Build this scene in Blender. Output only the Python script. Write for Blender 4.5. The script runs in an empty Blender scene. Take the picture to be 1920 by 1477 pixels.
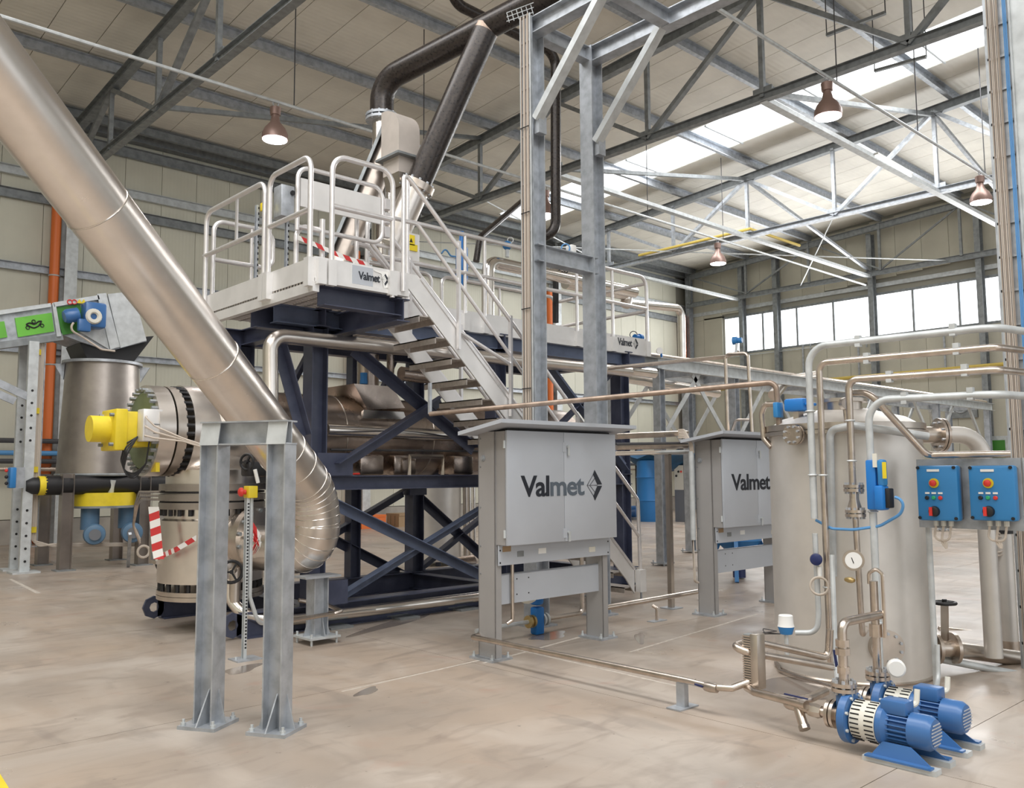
import bpy, bmesh, math, random
from mathutils import Vector as V, Matrix
random.seed(4)
C = bpy.context.scene.collection
SC = bpy.context.scene
# ---------------------------------------------------------------- camera
FPX, YAW, PIT, ROLL, H = 1627.5, math.radians(47.25), math.radians(5.292), math.radians(-.371), 1.65
FW = V((math.cos(YAW)*math.cos(PIT), math.sin(YAW)*math.cos(PIT), math.sin(PIT)))
_r = V((math.sin(YAW), -math.cos(YAW), 0)); _u = _r.cross(FW)
RT = _r*math.cos(ROLL)+_u*math.sin(ROLL); UP = -_r*math.sin(ROLL)+_u*math.cos(ROLL)
CAM = V((0, 0, H))
cd = bpy.data.cameras.new('camera'); cam = bpy.data.objects.new('camera', cd); C.objects.link(cam)
cd.sensor_width = 36; cd.sensor_fit = 'HORIZONTAL'; cd.lens = FPX*36/1920; cd.clip_end = 300
m = Matrix((RT, UP, -FW)).transposed().to_4x4(); m.translation = CAM; cam.matrix_world = m
SC.camera = cam
# ---------------------------------------------------------------- world, big lights, exposure
SC.view_settings.view_transform = 'Standard'; SC.view_settings.look = 'None'
SC.view_settings.gamma = 1; SC.view_settings.use_curve_mapping = False
SC.view_settings.exposure = EXPOSURE = 0.6
w = bpy.data.worlds.new('world'); SC.world = w; w.use_nodes = True
w.node_tree.nodes['Background'].inputs[0].default_value = (.93, .97, 1, 1)
w.node_tree.nodes['Background'].inputs[1].default_value = .95
def area(name, loc, rot, sx, sy, e, col=(1, 1, 1)):
    d = bpy.data.lights.new(name, 'AREA'); d.shape = 'RECTANGLE'; d.size = sx; d.size_y = sy; d.energy = e; d.color = col
    o = bpy.data.objects.new(name, d); C.objects.link(o); o.location = loc; o.rotation_euler = rot; return o
R90 = math.pi/2
# lamps for the roof-light strip and gable windows, plus added overhead fill
area('overhead_fill', (21.9, 13, 11.55), (0, 0, 0), 1.8, 19, 650)
area('overhead_fill', (2.0, 1, 11.9), (0, 0, 0), 3.6, 26, 1500)  # added fill over the camera, no roof light built there
area('overhead_fill', (-5.0, 3, 11.9), (0, 0, 0), 3.6, 26, 900)  # added fill behind the camera, no roof light built there
area('gable_daylight', (33.2, 13.5, 7.9), (0, R90, 0), 1.6, 17, 700)

def P(x, y, X=None, Y=None, Z=None):
    d = FW*FPX+RT*(x-960)-UP*(y-738.5)
    if X is not None: t = X/d.x
    elif Y is not None: t = Y/d.y
    else: t = (Z-H)/d.z
    return CAM+d*t
def DP(x, y, dep):
    return CAM+(FW*FPX+RT*(x-960)-UP*(y-738.5))*(dep/FPX)
def RPX(px, p):            # radius in metres of px pixels of diameter at point p
    return px*((V(p)-CAM).dot(FW))/FPX/2
# ---------------------------------------------------------------- materials
MATS = {}
def mat(name, col, rough=.5, metal=0., noise=0., nscale=6., col2=None, bump=0., bscale=60., emit=None, stretch=None, rvar=0.):
    if name in MATS: return MATS[name]
    m = bpy.data.materials.new(name); m.use_nodes = True; nt = m.node_tree; b = nt.nodes['Principled BSDF']; L = nt.links.new
    b.inputs['Base Color'].default_value = (*col, 1); b.inputs['Roughness'].default_value = rough; b.inputs['Metallic'].default_value = metal
    if emit: b.inputs['Emission Color'].default_value = (*emit[:3], 1); b.inputs['Emission Strength'].default_value = emit[3]
    if noise or bump or rvar:
        tc = nt.nodes.new('ShaderNodeTexCoord'); src = tc.outputs['Object']
        if stretch:
            mp = nt.nodes.new('ShaderNodeMapping'); mp.inputs['Scale'].default_value = stretch; L(src, mp.inputs[0]); src = mp.outputs[0]
        n = nt.nodes.new('ShaderNodeTexNoise'); n.inputs['Scale'].default_value = nscale; n.inputs['Detail'].default_value = 5; L(src, n.inputs[0])
        if noise:
            mx = nt.nodes.new('ShaderNodeMix'); mx.data_type = 'RGBA'
            c2 = col2 or tuple(c*(1-noise) for c in col)
            mx.inputs[6].default_value = (*col, 1); mx.inputs[7].default_value = (*c2, 1)
            mr = nt.nodes.new('ShaderNodeMapRange'); mr.inputs[1].default_value = .38; mr.inputs[2].default_value = .68
            L(n.outputs[0], mr.inputs[0]); L(mr.outputs[0], mx.inputs[0]); L(mx.outputs[2], b.inputs['Base Color'])
        if rvar:
            mr = nt.nodes.new('ShaderNodeMapRange'); mr.inputs[3].default_value = rough-rvar; mr.inputs[4].default_value = rough+rvar
            L(n.outputs[0], mr.inputs[0]); L(mr.outputs[0], b.inputs['Roughness'])
        if bump:
            n2 = nt.nodes.new('ShaderNodeTexNoise'); n2.inputs['Scale'].default_value = bscale; L(src, n2.inputs[0])
            bp = nt.nodes.new('ShaderNodeBump'); bp.inputs['Strength'].default_value = bump; bp.inputs['Distance'].default_value = .01
            L(n2.outputs[0], bp.inputs['Height']); L(bp.outputs[0], b.inputs['Normal'])
    MATS[name] = m; return m
def ribbed(name, col, axis, pitch, rough=.5, metal=0., depth=.004, noise=.12, col2=None):
    m = mat(name, col, rough, metal, noise, 1.2, col2); nt = m.node_tree; L = nt.links.new; b = nt.nodes['Principled BSDF']
    tc = nt.nodes.new('ShaderNodeTexCoord'); wv = nt.nodes.new('ShaderNodeTexWave'); wv.bands_direction = axis; wv.inputs['Scale'].default_value = .314/pitch
    L(tc.outputs['Object'], wv.inputs[0]); bp = nt.nodes.new('ShaderNodeBump'); bp.inputs['Distance'].default_value = depth; bp.inputs['Strength'].default_value = .7
    L(wv.outputs[0], bp.inputs['Height']); L(bp.outputs[0], b.inputs['Normal']); return m
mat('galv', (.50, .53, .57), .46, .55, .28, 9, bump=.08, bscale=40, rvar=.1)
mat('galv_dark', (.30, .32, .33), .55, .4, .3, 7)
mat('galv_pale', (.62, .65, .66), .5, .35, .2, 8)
mat('navy', (.050, .058, .10), .40, .0, .35, 5, (.075, .085, .135), rvar=.1)
mat('navy_mid', (.13, .165, .26), .42, 0, .3, 5)
mat('black', (.012, .012, .014), .5)
mat('black_pipe', (.026, .022, .021), .30, .35, .6, 30, (.055, .044, .038), rvar=.1)
mat('clad', (.78, .73, .68), .30, 1., .10, 5, rvar=.06)
mat('clad_bright', (.86, .82, .77), .2, 1., .1, 5, rvar=.05)
mat('steel', (.62, .56, .50), .34, 1., .2, 4, rvar=.08)
mat('steel_tube', (.66, .58, .51), .3, 1., .25, 9, rvar=.08)
mat('tank_steel', (.72, .69, .65), .42, .55, .16, 2.2, rvar=.08)
mat('screw_steel', (.40, .35, .31), .42, .8, .25, 5)
mat('scuff', (.62, .56, .49), .6, 0, .3, 20)
mat('drum_steel', (.56, .47, .41), .28, 1., .35, 3, rvar=.1)
mat('hopper_steel', (.40, .36, .33), .36, .9, .25, 2.5, rvar=.08)
mat('alu', (.86, .84, .84), .33, .7, .10, 10)
mat('pipe_brown', (.40, .31, .25), .45, .7, .3, 12)
mat('alu_plate', (.82, .81, .80), .42, .4, .10, 4)
mat('tread', (.52, .47, .43), .45, .6, .2, 20)
mat('cab', (.49, .52, .57), .42, .1, .06, 2)
mat('hood_steel', (.66, .60, .55), .5, .4, .12, 4)
mat('cab_shaded', (.36, .35, .345), .45, .1, .08, 2)  # cabinet paint with the shade of its side faces put into the colour
mat('cab_dark', (.16, .17, .19), .5)
mat('white', (.82, .82, .80), .5)
mat('offwhite', (.72, .70, .62), .5)
mat('cable', (.56, .49, .42), .6)
mat('cable_brown', (.34, .28, .23), .6)
mat('cable_dark', (.06, .06, .065), .6)
mat('cable_blue', (.10, .30, .60), .5)
mat('yellow', (.80, .62, .03), .45, 0, .12, 8)
mat('yellow_pipe', (.62, .46, .10), .5)
mat('green', (.16, .52, .06), .45, 0, .2, 3)
mat('green_dark', (.05, .22, .03), .5)
mat('flange_green', (.17, .21, .12), .5, .2, .2, 6)
mat('orange', (.72, .17, .035), .45)
mat('red', (.68, .04, .03), .4)
mat('green_button', (.03, .38, .15), .4)
mat('blue', (.03, .20, .50), .4, 0, .1, 4)
mat('blue_box', (.035, .22, .50), .38)
mat('blue_pump', (.05, .15, .37), .32)
mat('blue_dark', (.012, .022, .10), .35)
mat('blue_valve', (.015, .18, .55), .4)
mat('blue_motor', (.10, .19, .30), .42)
mat('blue_tarp', (.012, .09, .20), .55, 0, .4, 3)
mat('blue_drum', (.02, .16, .42), .45)
mat('brass', (.62, .47, .22), .35, .9)
mat('logo', (.018, .022, .032), .28)
mat('logo_glare', (.13, .16, .20), .25, .3)  # logo black greyed by a reflection painted into the colour
mat('wood', (.34, .23, .13), .7)
mat('dirt', (.055, .05, .045), .6)
mat('lamp_body', (.30, .20, .17), .4, .4)
mat('lamp_glow', (1, 1, 1), .5, emit=(1, .93, .95, 14))
mat('tube_glow', (1, 1, 1), .5, emit=(1, 1, 1, 1.6))
mat('sky_panel', (.9, .95, 1), .6, emit=(.95, .98, 1, 1.6))
mat('pane', (.9, .95, 1), .3, emit=(.92, .96, 1, 1.5))
mat('joint', (.10, .085, .07), .9)
mat('wall_seam', (.34, .33, .28), .8)
mat('roof_back', (.20, .19, .17), .8)
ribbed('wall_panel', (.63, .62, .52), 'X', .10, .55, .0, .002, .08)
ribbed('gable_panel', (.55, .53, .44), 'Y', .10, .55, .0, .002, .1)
ribbed('roof_panel', (.80, .77, .69), 'Y', .14, .55, 0, .006, .12)
mat('wall_band', (.36, .37, .36), .6, .2, .15, 3)
mat('plinth', (.40, .37, .33), .85, 0, .3, 1.5)
def floor_mat():
    m = mat('floor', (.46, .37, .29), .42); nt = m.node_tree; L = nt.links.new; b = nt.nodes['Principled BSDF']; N = nt.nodes.new
    g = N('ShaderNodeNewGeometry'); mp = N('ShaderNodeMapping'); L(g.outputs['Position'], mp.inputs[0])
    def noise(sc, det=6, st=(1, 1, 1), dist=0):
        q = N('ShaderNodeMapping'); q.inputs['Scale'].default_value = st; L(mp.outputs[0], q.inputs[0])
        n = N('ShaderNodeTexNoise'); n.inputs['Scale'].default_value = sc; n.inputs['Detail'].default_value = det; n.inputs['Distortion'].default_value = dist; L(q.outputs[0], n.inputs[0]); return n.outputs[0]
    def rng(s, a, c, lo=0, hi=1):
        r = N('ShaderNodeMapRange'); r.inputs[1].default_value = a; r.inputs[2].default_value = c; r.inputs[3].default_value = lo; r.inputs[4].default_value = hi; L(s, r.inputs[0]); return r.outputs[0]
    def mix(f, a, bb):
        x = N('ShaderNodeMix'); x.data_type = 'RGBA'; L(f, x.inputs[0])
        for i, v in ((6, a), (7, bb)):
            if isinstance(v, tuple): x.inputs[i].default_value = (*v, 1)
            else: L(v, x.inputs[i])
        return x.outputs[2]
    c = mix(rng(noise(.55, 5), .35, .65), (.42, .335, .265), (.32, .275, .235))
    c = mix(rng(noise(1.6, 7, (1, .45, 1), .6), .46, .72, 0, .7), c, (.52, .46, .40))
    c = mix(rng(noise(3.2, 8, (.5, 1.3, 1), 1.2), .52, .74, 0, .65), c, (.25, .20, .165))
    c = mix(rng(noise(1.1, 4, (1, 1, 1), 2), .62, .72, 0, .3), c, (.40, .22, .16))
    c = mix(rng(noise(14, 3), .70, .76, 0, .6), c, (.16, .13, .11))
    c = mix(rng(noise(.9, 9, (.35, 1.6, 1), .8), .55, .70, 0, .5), c, (.50, .45, .40))
    c = mix(rng(noise(2.2, 9, (1.5, .5, 1), .3), .60, .68, 0, .35), c, (.22, .185, .16))
    L(c, b.inputs['Base Color'])
    L(rng(noise(1.3, 6), .3, .75, .26, .55), b.inputs['Roughness'])
    bp = N('ShaderNodeBump'); bp.inputs['Strength'].default_value = .12; bp.inputs['Distance'].default_value = .004; L(noise(30, 5), bp.inputs['Height']); L(bp.outputs[0], b.inputs['Normal'])
floor_mat()
mat('wet', (.22, .185, .16), .12)
def stripe_mat():
    m = mat('tape', (.8, .8, .8), .4); nt = m.node_tree; L = nt.links.new
    uv = nt.nodes.new('ShaderNodeUVMap'); sp = nt.nodes.new('ShaderNodeSeparateXYZ'); L(uv.outputs[0], sp.inputs[0])
    a = nt.nodes.new('ShaderNodeMath'); a.operation = 'ADD'; s = nt.nodes.new('ShaderNodeMath'); s.operation = 'MULTIPLY'; s.inputs[1].default_value = .25
    L(sp.outputs[1], s.inputs[0]); L(sp.outputs[0], a.inputs[0]); L(s.outputs[0], a.inputs[1])
    f = nt.nodes.new('ShaderNodeMath'); f.operation = 'FRACT'; L(a.outputs[0], f.inputs[0])
    g = nt.nodes.new('ShaderNodeMath'); g.operation = 'GREATER_THAN'; g.inputs[1].default_value = .5; L(f.outputs[0], g.inputs[0])
    mx = nt.nodes.new('ShaderNodeMix'); mx.data_type = 'RGBA'; mx.inputs[6].default_value = (.80, .78, .75, 1); mx.inputs[7].default_value = (.55, .03, .03, 1); L(g.outputs[0], mx.inputs[0])
    L(mx.outputs[2], nt.nodes['Principled BSDF'].inputs['Base Color'])
stripe_mat()
# ---------------------------------------------------------------- mesh helpers
def basis(d, up=(0, 0, 1)):
    d = V(d).normalized(); up = V(up)
    if abs(d.dot(up.normalized())) > .98: up = V((1, 0, 0)) if abs(d.x) < .9 else V((0, 1, 0))
    s = d.cross(up).normalized(); return d, s, s.cross(d)
def fillet(pts, r, seg=6):
    pts = [V(p) for p in pts]
    if r <= 0 or len(pts) < 3: return pts
    out = [pts[0]]
    for i in range(1, len(pts)-1):
        a, b, c = pts[i-1], pts[i], pts[i+1]; u = (a-b); v = (c-b); lu, lv = u.length, v.length; u /= lu; v /= lv
        ang = u.angle(v)
        if ang > 3.1: out.append(b); continue
        t = min(r/math.tan(ang/2), lu*.49 if i > 1 else lu*.98, lv*.49 if i < len(pts)-2 else lv*.98); rr = t*math.tan(ang/2)
        cen = b+(u+v).normalized()*(rr/math.sin(ang/2)); p0 = b+u*t-cen; p1 = b+v*t-cen; tot = p0.angle(p1)
        for k in range(seg+1):
            q = k/seg
            out.append(cen+(p0*math.sin((1-q)*tot)+p1*math.sin(q*tot))/math.sin(tot))
    out.append(pts[-1]); return out
class MB:
    def __init__(s): s.v = []; s.f = []; s.uv = None
    def add(s, vs, fs):
        o = len(s.v); s.v += [V(p) for p in vs]; s.f += [tuple(i+o for i in f) for f in fs]; return s
    def box(s, x0, x1, y0, y1, z0, z1):
        return s.add([(x, y, z) for z in (z0, z1) for y in (y0, y1) for x in (x0, x1)], [(0, 2, 3, 1), (4, 5, 7, 6), (0, 1, 5, 4), (2, 6, 7, 3), (0, 4, 6, 2), (1, 3, 7, 5)])
    def bev(s, x0, x1, y0, y1, z0, z1, b=.02):
        bm = bmesh.new(); bmesh.ops.create_cube(bm, size=1)
        for q in bm.verts: q.co = V(((x0+x1)/2+q.co.x*(x1-x0), (y0+y1)/2+q.co.y*(y1-y0), (z0+z1)/2+q.co.z*(z1-z0)))
        bmesh.ops.bevel(bm, geom=bm.edges[:], offset=b, segments=2, affect='EDGES', profile=.5)
        bm.verts.index_update(); s.add([q.co.copy() for q in bm.verts], [[q.index for q in f.verts] for f in bm.faces]); bm.free(); return s
    def prof(s, p0, p1, poly, up=(0, 0, 1)):
        p0, p1 = V(p0), V(p1); d, a, b = basis(p1-p0, up); n = len(poly)
        vs = [p+a*x+b*y for p in (p0, p1) for x, y in poly]
        return s.add(vs, [(i, (i+1) % n, n+(i+1) % n, n+i) for i in range(n)]+[tuple(range(n))[::-1], tuple(range(n, 2*n))])
    def bar(s, p0, p1, w, h, up=(0, 0, 1)): return s.prof(p0, p1, [(-w/2, -h/2), (w/2, -h/2), (w/2, h/2), (-w/2, h/2)], up)
    def ibeam(s, p0, p1, h, b, up=(0, 0, 1), t=.012):
        q = t*.6
        return s.prof(p0, p1, [(-b/2, -h/2), (b/2, -h/2), (b/2, -h/2+t), (q, -h/2+t), (q, h/2-t), (b/2, h/2-t), (b/2, h/2), (-b/2, h/2), (-b/2, h/2-t), (-q, h/2-t), (-q, -h/2+t), (-b/2, -h/2+t)], up)
    def chan(s, p0, p1, h, b, up=(0, 0, 1), t=.01):
        return s.prof(p0, p1, [(0, -h/2), (b, -h/2), (b, -h/2+t), (t, -h/2+t), (t, h/2-t), (b, h/2-t), (b, h/2), (0, h/2)], up)
    def angle(s, p0, p1, a, up=(0, 0, 1), t=.01): return s.prof(p0, p1, [(0, 0), (a, 0), (a, t), (t, t), (t, a), (0, a)], up)
    def lathe(s, c, ax, prof, n=20, cap=True):
        d, a, b = basis(ax); c = V(c); k = len(prof); vs = []
        for t, r in prof: vs += [c+d*t+(a*math.cos(2*math.pi*i/n)+b*math.sin(2*math.pi*i/n))*r for i in range(n)]
        fs = [(j*n+i, j*n+(i+1) % n, (j+1)*n+(i+1) % n, (j+1)*n+i) for j in range(k-1) for i in range(n)]
        if cap: fs += [tuple(range(n))[::-1], tuple((k-1)*n+i for i in range(n))]
        return s.add(vs, fs)
    def cyl(s, p0, p1, r, r1=None, n=16):
        p0, p1 = V(p0), V(p1); return s.lathe(p0, p1-p0, [(0, r), ((p1-p0).length, r if r1 is None else r1)], n)
    def tube(s, pts, r, n=10, bend=0, seg=6):
        pts = fillet(pts, bend, seg); ds = [(pts[min(i+1, len(pts)-1)]-pts[max(i-1, 0)]).normalized() for i in range(len(pts))]
        _, a, b = basis(ds[0]); vs = []
        for p, d in zip(pts, ds):
            a = (a-d*a.dot(d)).normalized(); b = d.cross(a)
            vs += [p+(a*math.cos(2*math.pi*i/n)+b*math.sin(2*math.pi*i/n))*r for i in range(n)]
        k = len(pts)
        return s.add(vs, [(j*n+i, j*n+(i+1) % n, (j+1)*n+(i+1) % n, (j+1)*n+i) for j in range(k-1) for i in range(n)]+[tuple(range(n))[::-1], tuple((k-1)*n+i for i in range(n))])
    def ring(s, c, ax, R, r, n=24, m=6):
        d, a, b = basis(ax); c = V(c); vs = []
        for i in range(n):
            e = a*math.cos(2*math.pi*i/n)+b*math.sin(2*math.pi*i/n)
            vs += [c+e*(R+r*math.cos(2*math.pi*j/m))+d*r*math.sin(2*math.pi*j/m) for j in range(m)]
        return s.add(vs, [(i*m+j, ((i+1) % n)*m+j, ((i+1) % n)*m+(j+1) % m, i*m+(j+1) % m) for i in range(n) for j in range(m)])
    def bolts(s, c, ax, R, n, r=.02, h=.05):
        d, a, b = basis(ax); c = V(c)
        for i in range(n):
            e = a*math.cos(2*math.pi*(i+.5)/n)+b*math.sin(2*math.pi*(i+.5)/n); s.lathe(c+e*R-d*h/2, d, [(0, r), (h, r)], 6)
        return s
    def poly(s, pts, off):          # a flat outline with thickness vector off
        n = len(pts); off = V(off); pts = [V(p) for p in pts]
        return s.add(pts+[p+off for p in pts], [tuple(range(n)), tuple(range(n, 2*n))[::-1]]+[(i, n+i, n+(i+1) % n, (i+1) % n) for i in range(n)])
    def sphere(s, c, r, n=14, m=8, sc=(1, 1, 1)):
        c = V(c); vs = [c+V((r*sc[0]*math.sin(math.pi*(j+.5)/m)*math.cos(2*math.pi*i/n), r*sc[1]*math.sin(math.pi*(j+.5)/m)*math.sin(2*math.pi*i/n), r*sc[2]*math.cos(math.pi*(j+.5)/m))) for j in range(m) for i in range(n)]
        return s.add(vs, [(j*n+i, (j+1)*n+i, (j+1)*n+(i+1) % n, j*n+(i+1) % n) for j in range(m-1) for i in range(n)]+[tuple(range(n)), tuple((m-1)*n+i for i in range(n))[::-1]])
    def build(s, name, material, parent=None, label=None, cat=None, group=None, kind=None, smooth=True):
        me = bpy.data.meshes.new(name)
        if parent is not None: o0 = ORG[parent.name]
        else:
            xs = [p.x for p in s.v]; ys = [p.y for p in s.v]; o0 = V(((min(xs)+max(xs))/2, (min(ys)+max(ys))/2, min(p.z for p in s.v)))
        me.from_pydata([p-o0 for p in s.v], [], s.f); me.validate()
        bm = bmesh.new(); bm.from_mesh(me); bmesh.ops.recalc_face_normals(bm, faces=bm.faces[:]); bm.to_mesh(me); bm.free()
        if smooth:
            for p in me.polygons: p.use_smooth = True
            me.set_sharp_from_angle(angle=math.radians(38))
        me.materials.append(MATS[material] if isinstance(material, str) else material)
        o = bpy.data.objects.new(name, me); C.objects.link(o); ORG[o.name] = o0
        if parent is not None: o.parent = parent
        else: o.location = o0
        tag(o, label, cat, group, kind); return o
ORG = {}
def tag(o, label=None, cat=None, group=None, kind=None):
    for k, v in (('label', label), ('category', cat), ('group', group), ('kind', kind)):
        if v: o[k] = v
    return o
def thing(name, label, cat, loc, group=None):
    o = bpy.data.objects.new(name, None); C.objects.link(o); o.empty_display_size = .1; o.location = loc; ORG[o.name] = V(loc)
    return tag(o, label, cat, group)
def struct(o): o['kind'] = 'structure'; return o
def copy_tree(o, off, label=None, parent=None):
    c = o.copy(); C.objects.link(c)
    if parent is None: c.location = o.location+V(off)
    else: c.parent = parent
    if label: c['label'] = label
    for ch in list(o.children): copy_tree(ch, off, None, c)
    ORG[c.name] = ORG[o.name]+V(off); return c
def text_mesh(txt, size, bold=.0, xs=1.):
    cu = bpy.data.curves.new('lettering', 'FONT'); cu.body = txt; cu.size = size; cu.offset = bold; cu.extrude = .0015; cu.resolution_u = 3; cu.space_character = .93
    o = bpy.data.objects.new('lettering', cu); C.objects.link(o); dg = bpy.context.evaluated_depsgraph_get(); me = bpy.data.meshes.new_from_object(o.evaluated_get(dg))
    vs = [V((v.co.x*xs, v.co.y, v.co.z)) for v in me.vertices]; fs = [tuple(p.vertices) for p in me.polygons]
    bpy.data.objects.remove(o); bpy.data.curves.remove(cu); bpy.data.meshes.remove(me); return vs, fs
def put_text(mb, txt, size, org, ux, uy, bold=0., xs=1.):
    vs, fs = text_mesh(txt, size, bold, xs); ux = V(ux); uy = V(uy); uz = ux.cross(uy); mb.add([V(org)+ux*v.x+uy*v.y+uz*v.z for v in vs], fs); return max(v.x for v in vs)
def one(name, mb, m, label, cat, group=None): return mb.build(name, m, None, label, cat, group)
# ================================================================ THE HALL
YL, XF, XB, YR = 24.3, 33.75, -12., -24.
def roofz(y): return 11.15+.065*(24.3-abs(y)) if y > 0 else 11.15+.065*(24.3+y)
# floor: concrete slabs with sawn joints
fl = struct(MB().box(XB, XF, YR, YL, -.3, -.105).build('floor', 'joint', None, 'beige concrete hall floor with sawn joints'))
xs = [XB]+[5.055+4.2*k for k in range(-4, 7)]+[XF]; ys = [YR]+[2.24+3.76*k for k in range(-6, 6)]+[YL]
slab = {}
for i in range(len(xs)-1):
    for j in range(len(ys)-1):
        sx, sy = round(xs[i+1]-xs[i], 3), round(ys[j+1]-ys[j], 3)
        if sx < .05 or sy < .05: continue
        if (sx, sy) not in slab:
            o = MB().box(xs[i]+.003, xs[i+1]-.003, ys[j]+.003, ys[j+1]-.003, -.10, 0).build('floor_slab', 'floor', fl, smooth=False); slab[(sx, sy)] = (o, xs[i], ys[j])
        else:
            b0, bx, by = slab[(sx, sy)]; o = b0.copy(); C.objects.link(o); o.location = (xs[i]-bx, ys[j]-by, 0)
for a, b, wd in ((P(905, 1243, Z=0), P(1100, 1190, Z=0), .03), (P(1180, 1222, Z=0), P(1420, 1150, Z=0), .025), (P(960, 1215, Z=0), P(1290, 1290, Z=0), .02), (P(640, 1296, Z=0), P(900, 1237, Z=0), .02), (P(20, 1085, Z=0), P(75, 1112, Z=0), .05)):
    s_ = (b-a).cross(V((0, 0, 1))).normalized()*wd; MB().poly([a-s_*.3, b-s_*.3, b+s_, a+s_*.7], (0, 0, .0006)).build('floor_scuff', 'scuff', fl)
MB().poly([P(-40, 1440, Z=0), P(-4, 1444, Z=0), P(16, 1476, Z=0), P(20, 1500, Z=0), P(-40, 1500, Z=0)], (0, 0, .0008)).build('floor_marking', 'yellow', fl)
# left long wall
wl = struct(MB().box(XB, XF+.3, YL+.09, YL+.25, -.1, 11.3).build('wall_left', 'wall_seam', None, 'long wall of cream ribbed panels'))
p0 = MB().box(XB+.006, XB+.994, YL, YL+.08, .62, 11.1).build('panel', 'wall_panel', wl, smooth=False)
for k in range(1, 45):
    o = p0.copy(); C.objects.link(o); o.location.x = k
pl = MB().box(XB, XF, YL-.02, YL+.08, 0, .6).build('plinth', 'plinth', wl)
# gable wall with a window band
wg = struct(MB().box(XF+.09, XF+.25, YR, YL+.2, -.1, 7.0).box(XF+.09, XF+.25, YR, YL+.2, 8.72, 13).box(XF+.09, XF+.25, 22.22, YL+.2, 6.9, 8.8).build('wall_gable', 'wall_seam', None, 'gable wall of cream ribbed panels with a high window band'))
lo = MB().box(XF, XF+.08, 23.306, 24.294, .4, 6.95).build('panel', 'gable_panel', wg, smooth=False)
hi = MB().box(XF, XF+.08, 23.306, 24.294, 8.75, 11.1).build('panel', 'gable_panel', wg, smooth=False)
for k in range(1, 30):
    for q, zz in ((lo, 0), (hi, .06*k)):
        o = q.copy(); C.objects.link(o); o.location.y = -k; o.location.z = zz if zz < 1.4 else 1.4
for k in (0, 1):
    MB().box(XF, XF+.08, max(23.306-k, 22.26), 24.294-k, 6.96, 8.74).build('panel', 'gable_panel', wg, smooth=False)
MB().box(XF-.02, XF+.08, YR, YL, 0, .4).build('plinth', 'plinth', wg)
win = struct(MB().box(XF+.02, XF+.07, -2, 22.22, 6.96, 7.05).box(XF+.02, XF+.07, -2, 22.22, 8.64, 8.74).build('window_1', 'galv_dark', None, 'long high window band in the gable wall'))
edges = [22.22, 21.15, 20.23, 19.4, 18.6, 16.96, 15.26, 13.73, 12.05, 10.48, 8.9, 7.3, 5.7, 4.1, 2.5, .9, -.6, -2]
for a, b in zip(edges[:-1], edges[1:]):
    MB().box(XF+.05, XF+.062, b+.04, a-.04, 7.05, 8.64).build('pane', 'pane', win, smooth=False)
    MB().box(XF+.0, XF+.08, b-.035, b+.035, 7.0, 8.7).build('mullion', 'galv_dark', win, smooth=False)
for k, y in enumerate((23.95, 21.1, 19.4, 15.2, 11.2, 7.2, 3.2)):
    one('gable_column', MB().ibeam((XF-.2, y, 0), (XF-.2, y, 11.1), .32, .2, (1, 0, 0), .016), 'galv_dark' if k else 'galv', ['steel column in the corner of the hall', 'gable column beside the leftmost window pane', 'gable column between the narrow window panes', 'gable column between the wide window panes', 'gable column behind the tall cable tower', 'gable column out beyond the cable tower', 'last gable column out beyond the cable tower'][k], 'column', 'gable columns')
one('window_head_beam', MB().chan((XF-.05, -4, 9.03), (XF-.05, 24.1, 9.03), .16, .12), 'galv_pale', 'pale steel beam running above the gable windows', 'beam')
one('gable_rail', MB().ibeam((XF-.46, -4, 9.45), (XF-.46, 23.9, 9.45), .2, .14), 'galv_dark', 'dark rail above the pale beam on the gable wall', 'beam')
gt = thing('gable_bracing', 'dark diagonal bracing frame high on the gable wall', 'bracing', (XF-.5, 15, 9.5))
MB().ibeam((XF-.5, -4, 12.3), (XF-.5, 23.8, 10.75), .24, .15).build('top_chord', 'galv_dark', gt)
for k in range(6):
    y = 24.2-3*k; z1 = roofz(y)-.35
    MB().bar((XF-.5, y-.5, 9.5), (XF-.5, y-.5, z1), .09, .09).build('post', 'galv_dark', gt)
    MB().bar((XF-.46, (y if k % 2 else y-3)-.5, 9.55), (XF-.46, (y-3 if k % 2 else y)-.5, z1), .06, .06).build('diagonal', 'galv_dark', gt)
one('yellow_gas_pipe', MB().tube([(XF-.5, 24, 5.4), (XF-.5, -2, 5.4)], .07), 'yellow_pipe', 'long yellow gas pipe along the gable wall', 'pipe')
one('wall_conduit', MB().tube([(XF-.12, 22, 6.85), (XF-.12, -2, 6.85)], .02, 6), 'galv_pale', 'thin conduit along the sill of the gable windows', 'conduit')
for y in (18.3, 15.9, 12.6):
    one('sill_bracket', MB().bar((XF-.12, y, 5.2), (XF-.12, y, 7.0), .06, .06).bar((XF-.13, y-.35, 6.6), (XF-.13, y-.35, 7.02), .04, .04), 'galv', 'slim upright bracket under the gable windows', 'bracket', 'brackets under the gable windows')
gd = struct(MB().box(XF-.06, XF, 9.4, 11.25, 0, 2.9).build('door_1', 'galv_pale', None, 'pale framed door with green panels in the gable wall'))
for a in (10.75, 9.6): MB().box(XF-.09, XF-.05, a, a+.42, 1.5, 2.75).build('door_panel', 'green_dark', gd)
vn = thing('wall_fan', 'square grey wall fan on the gable wall', 'fan', (XF, 12.2, 3.6)); MB().box(XF-.1, XF, 11.6, 12.7, 3.6, 4.5).build('frame', 'galv_dark', vn); MB().ring((XF-.11, 12.15, 4.05), (1, 0, 0), .24, .05).build('rotor_ring', 'galv', vn)
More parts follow.
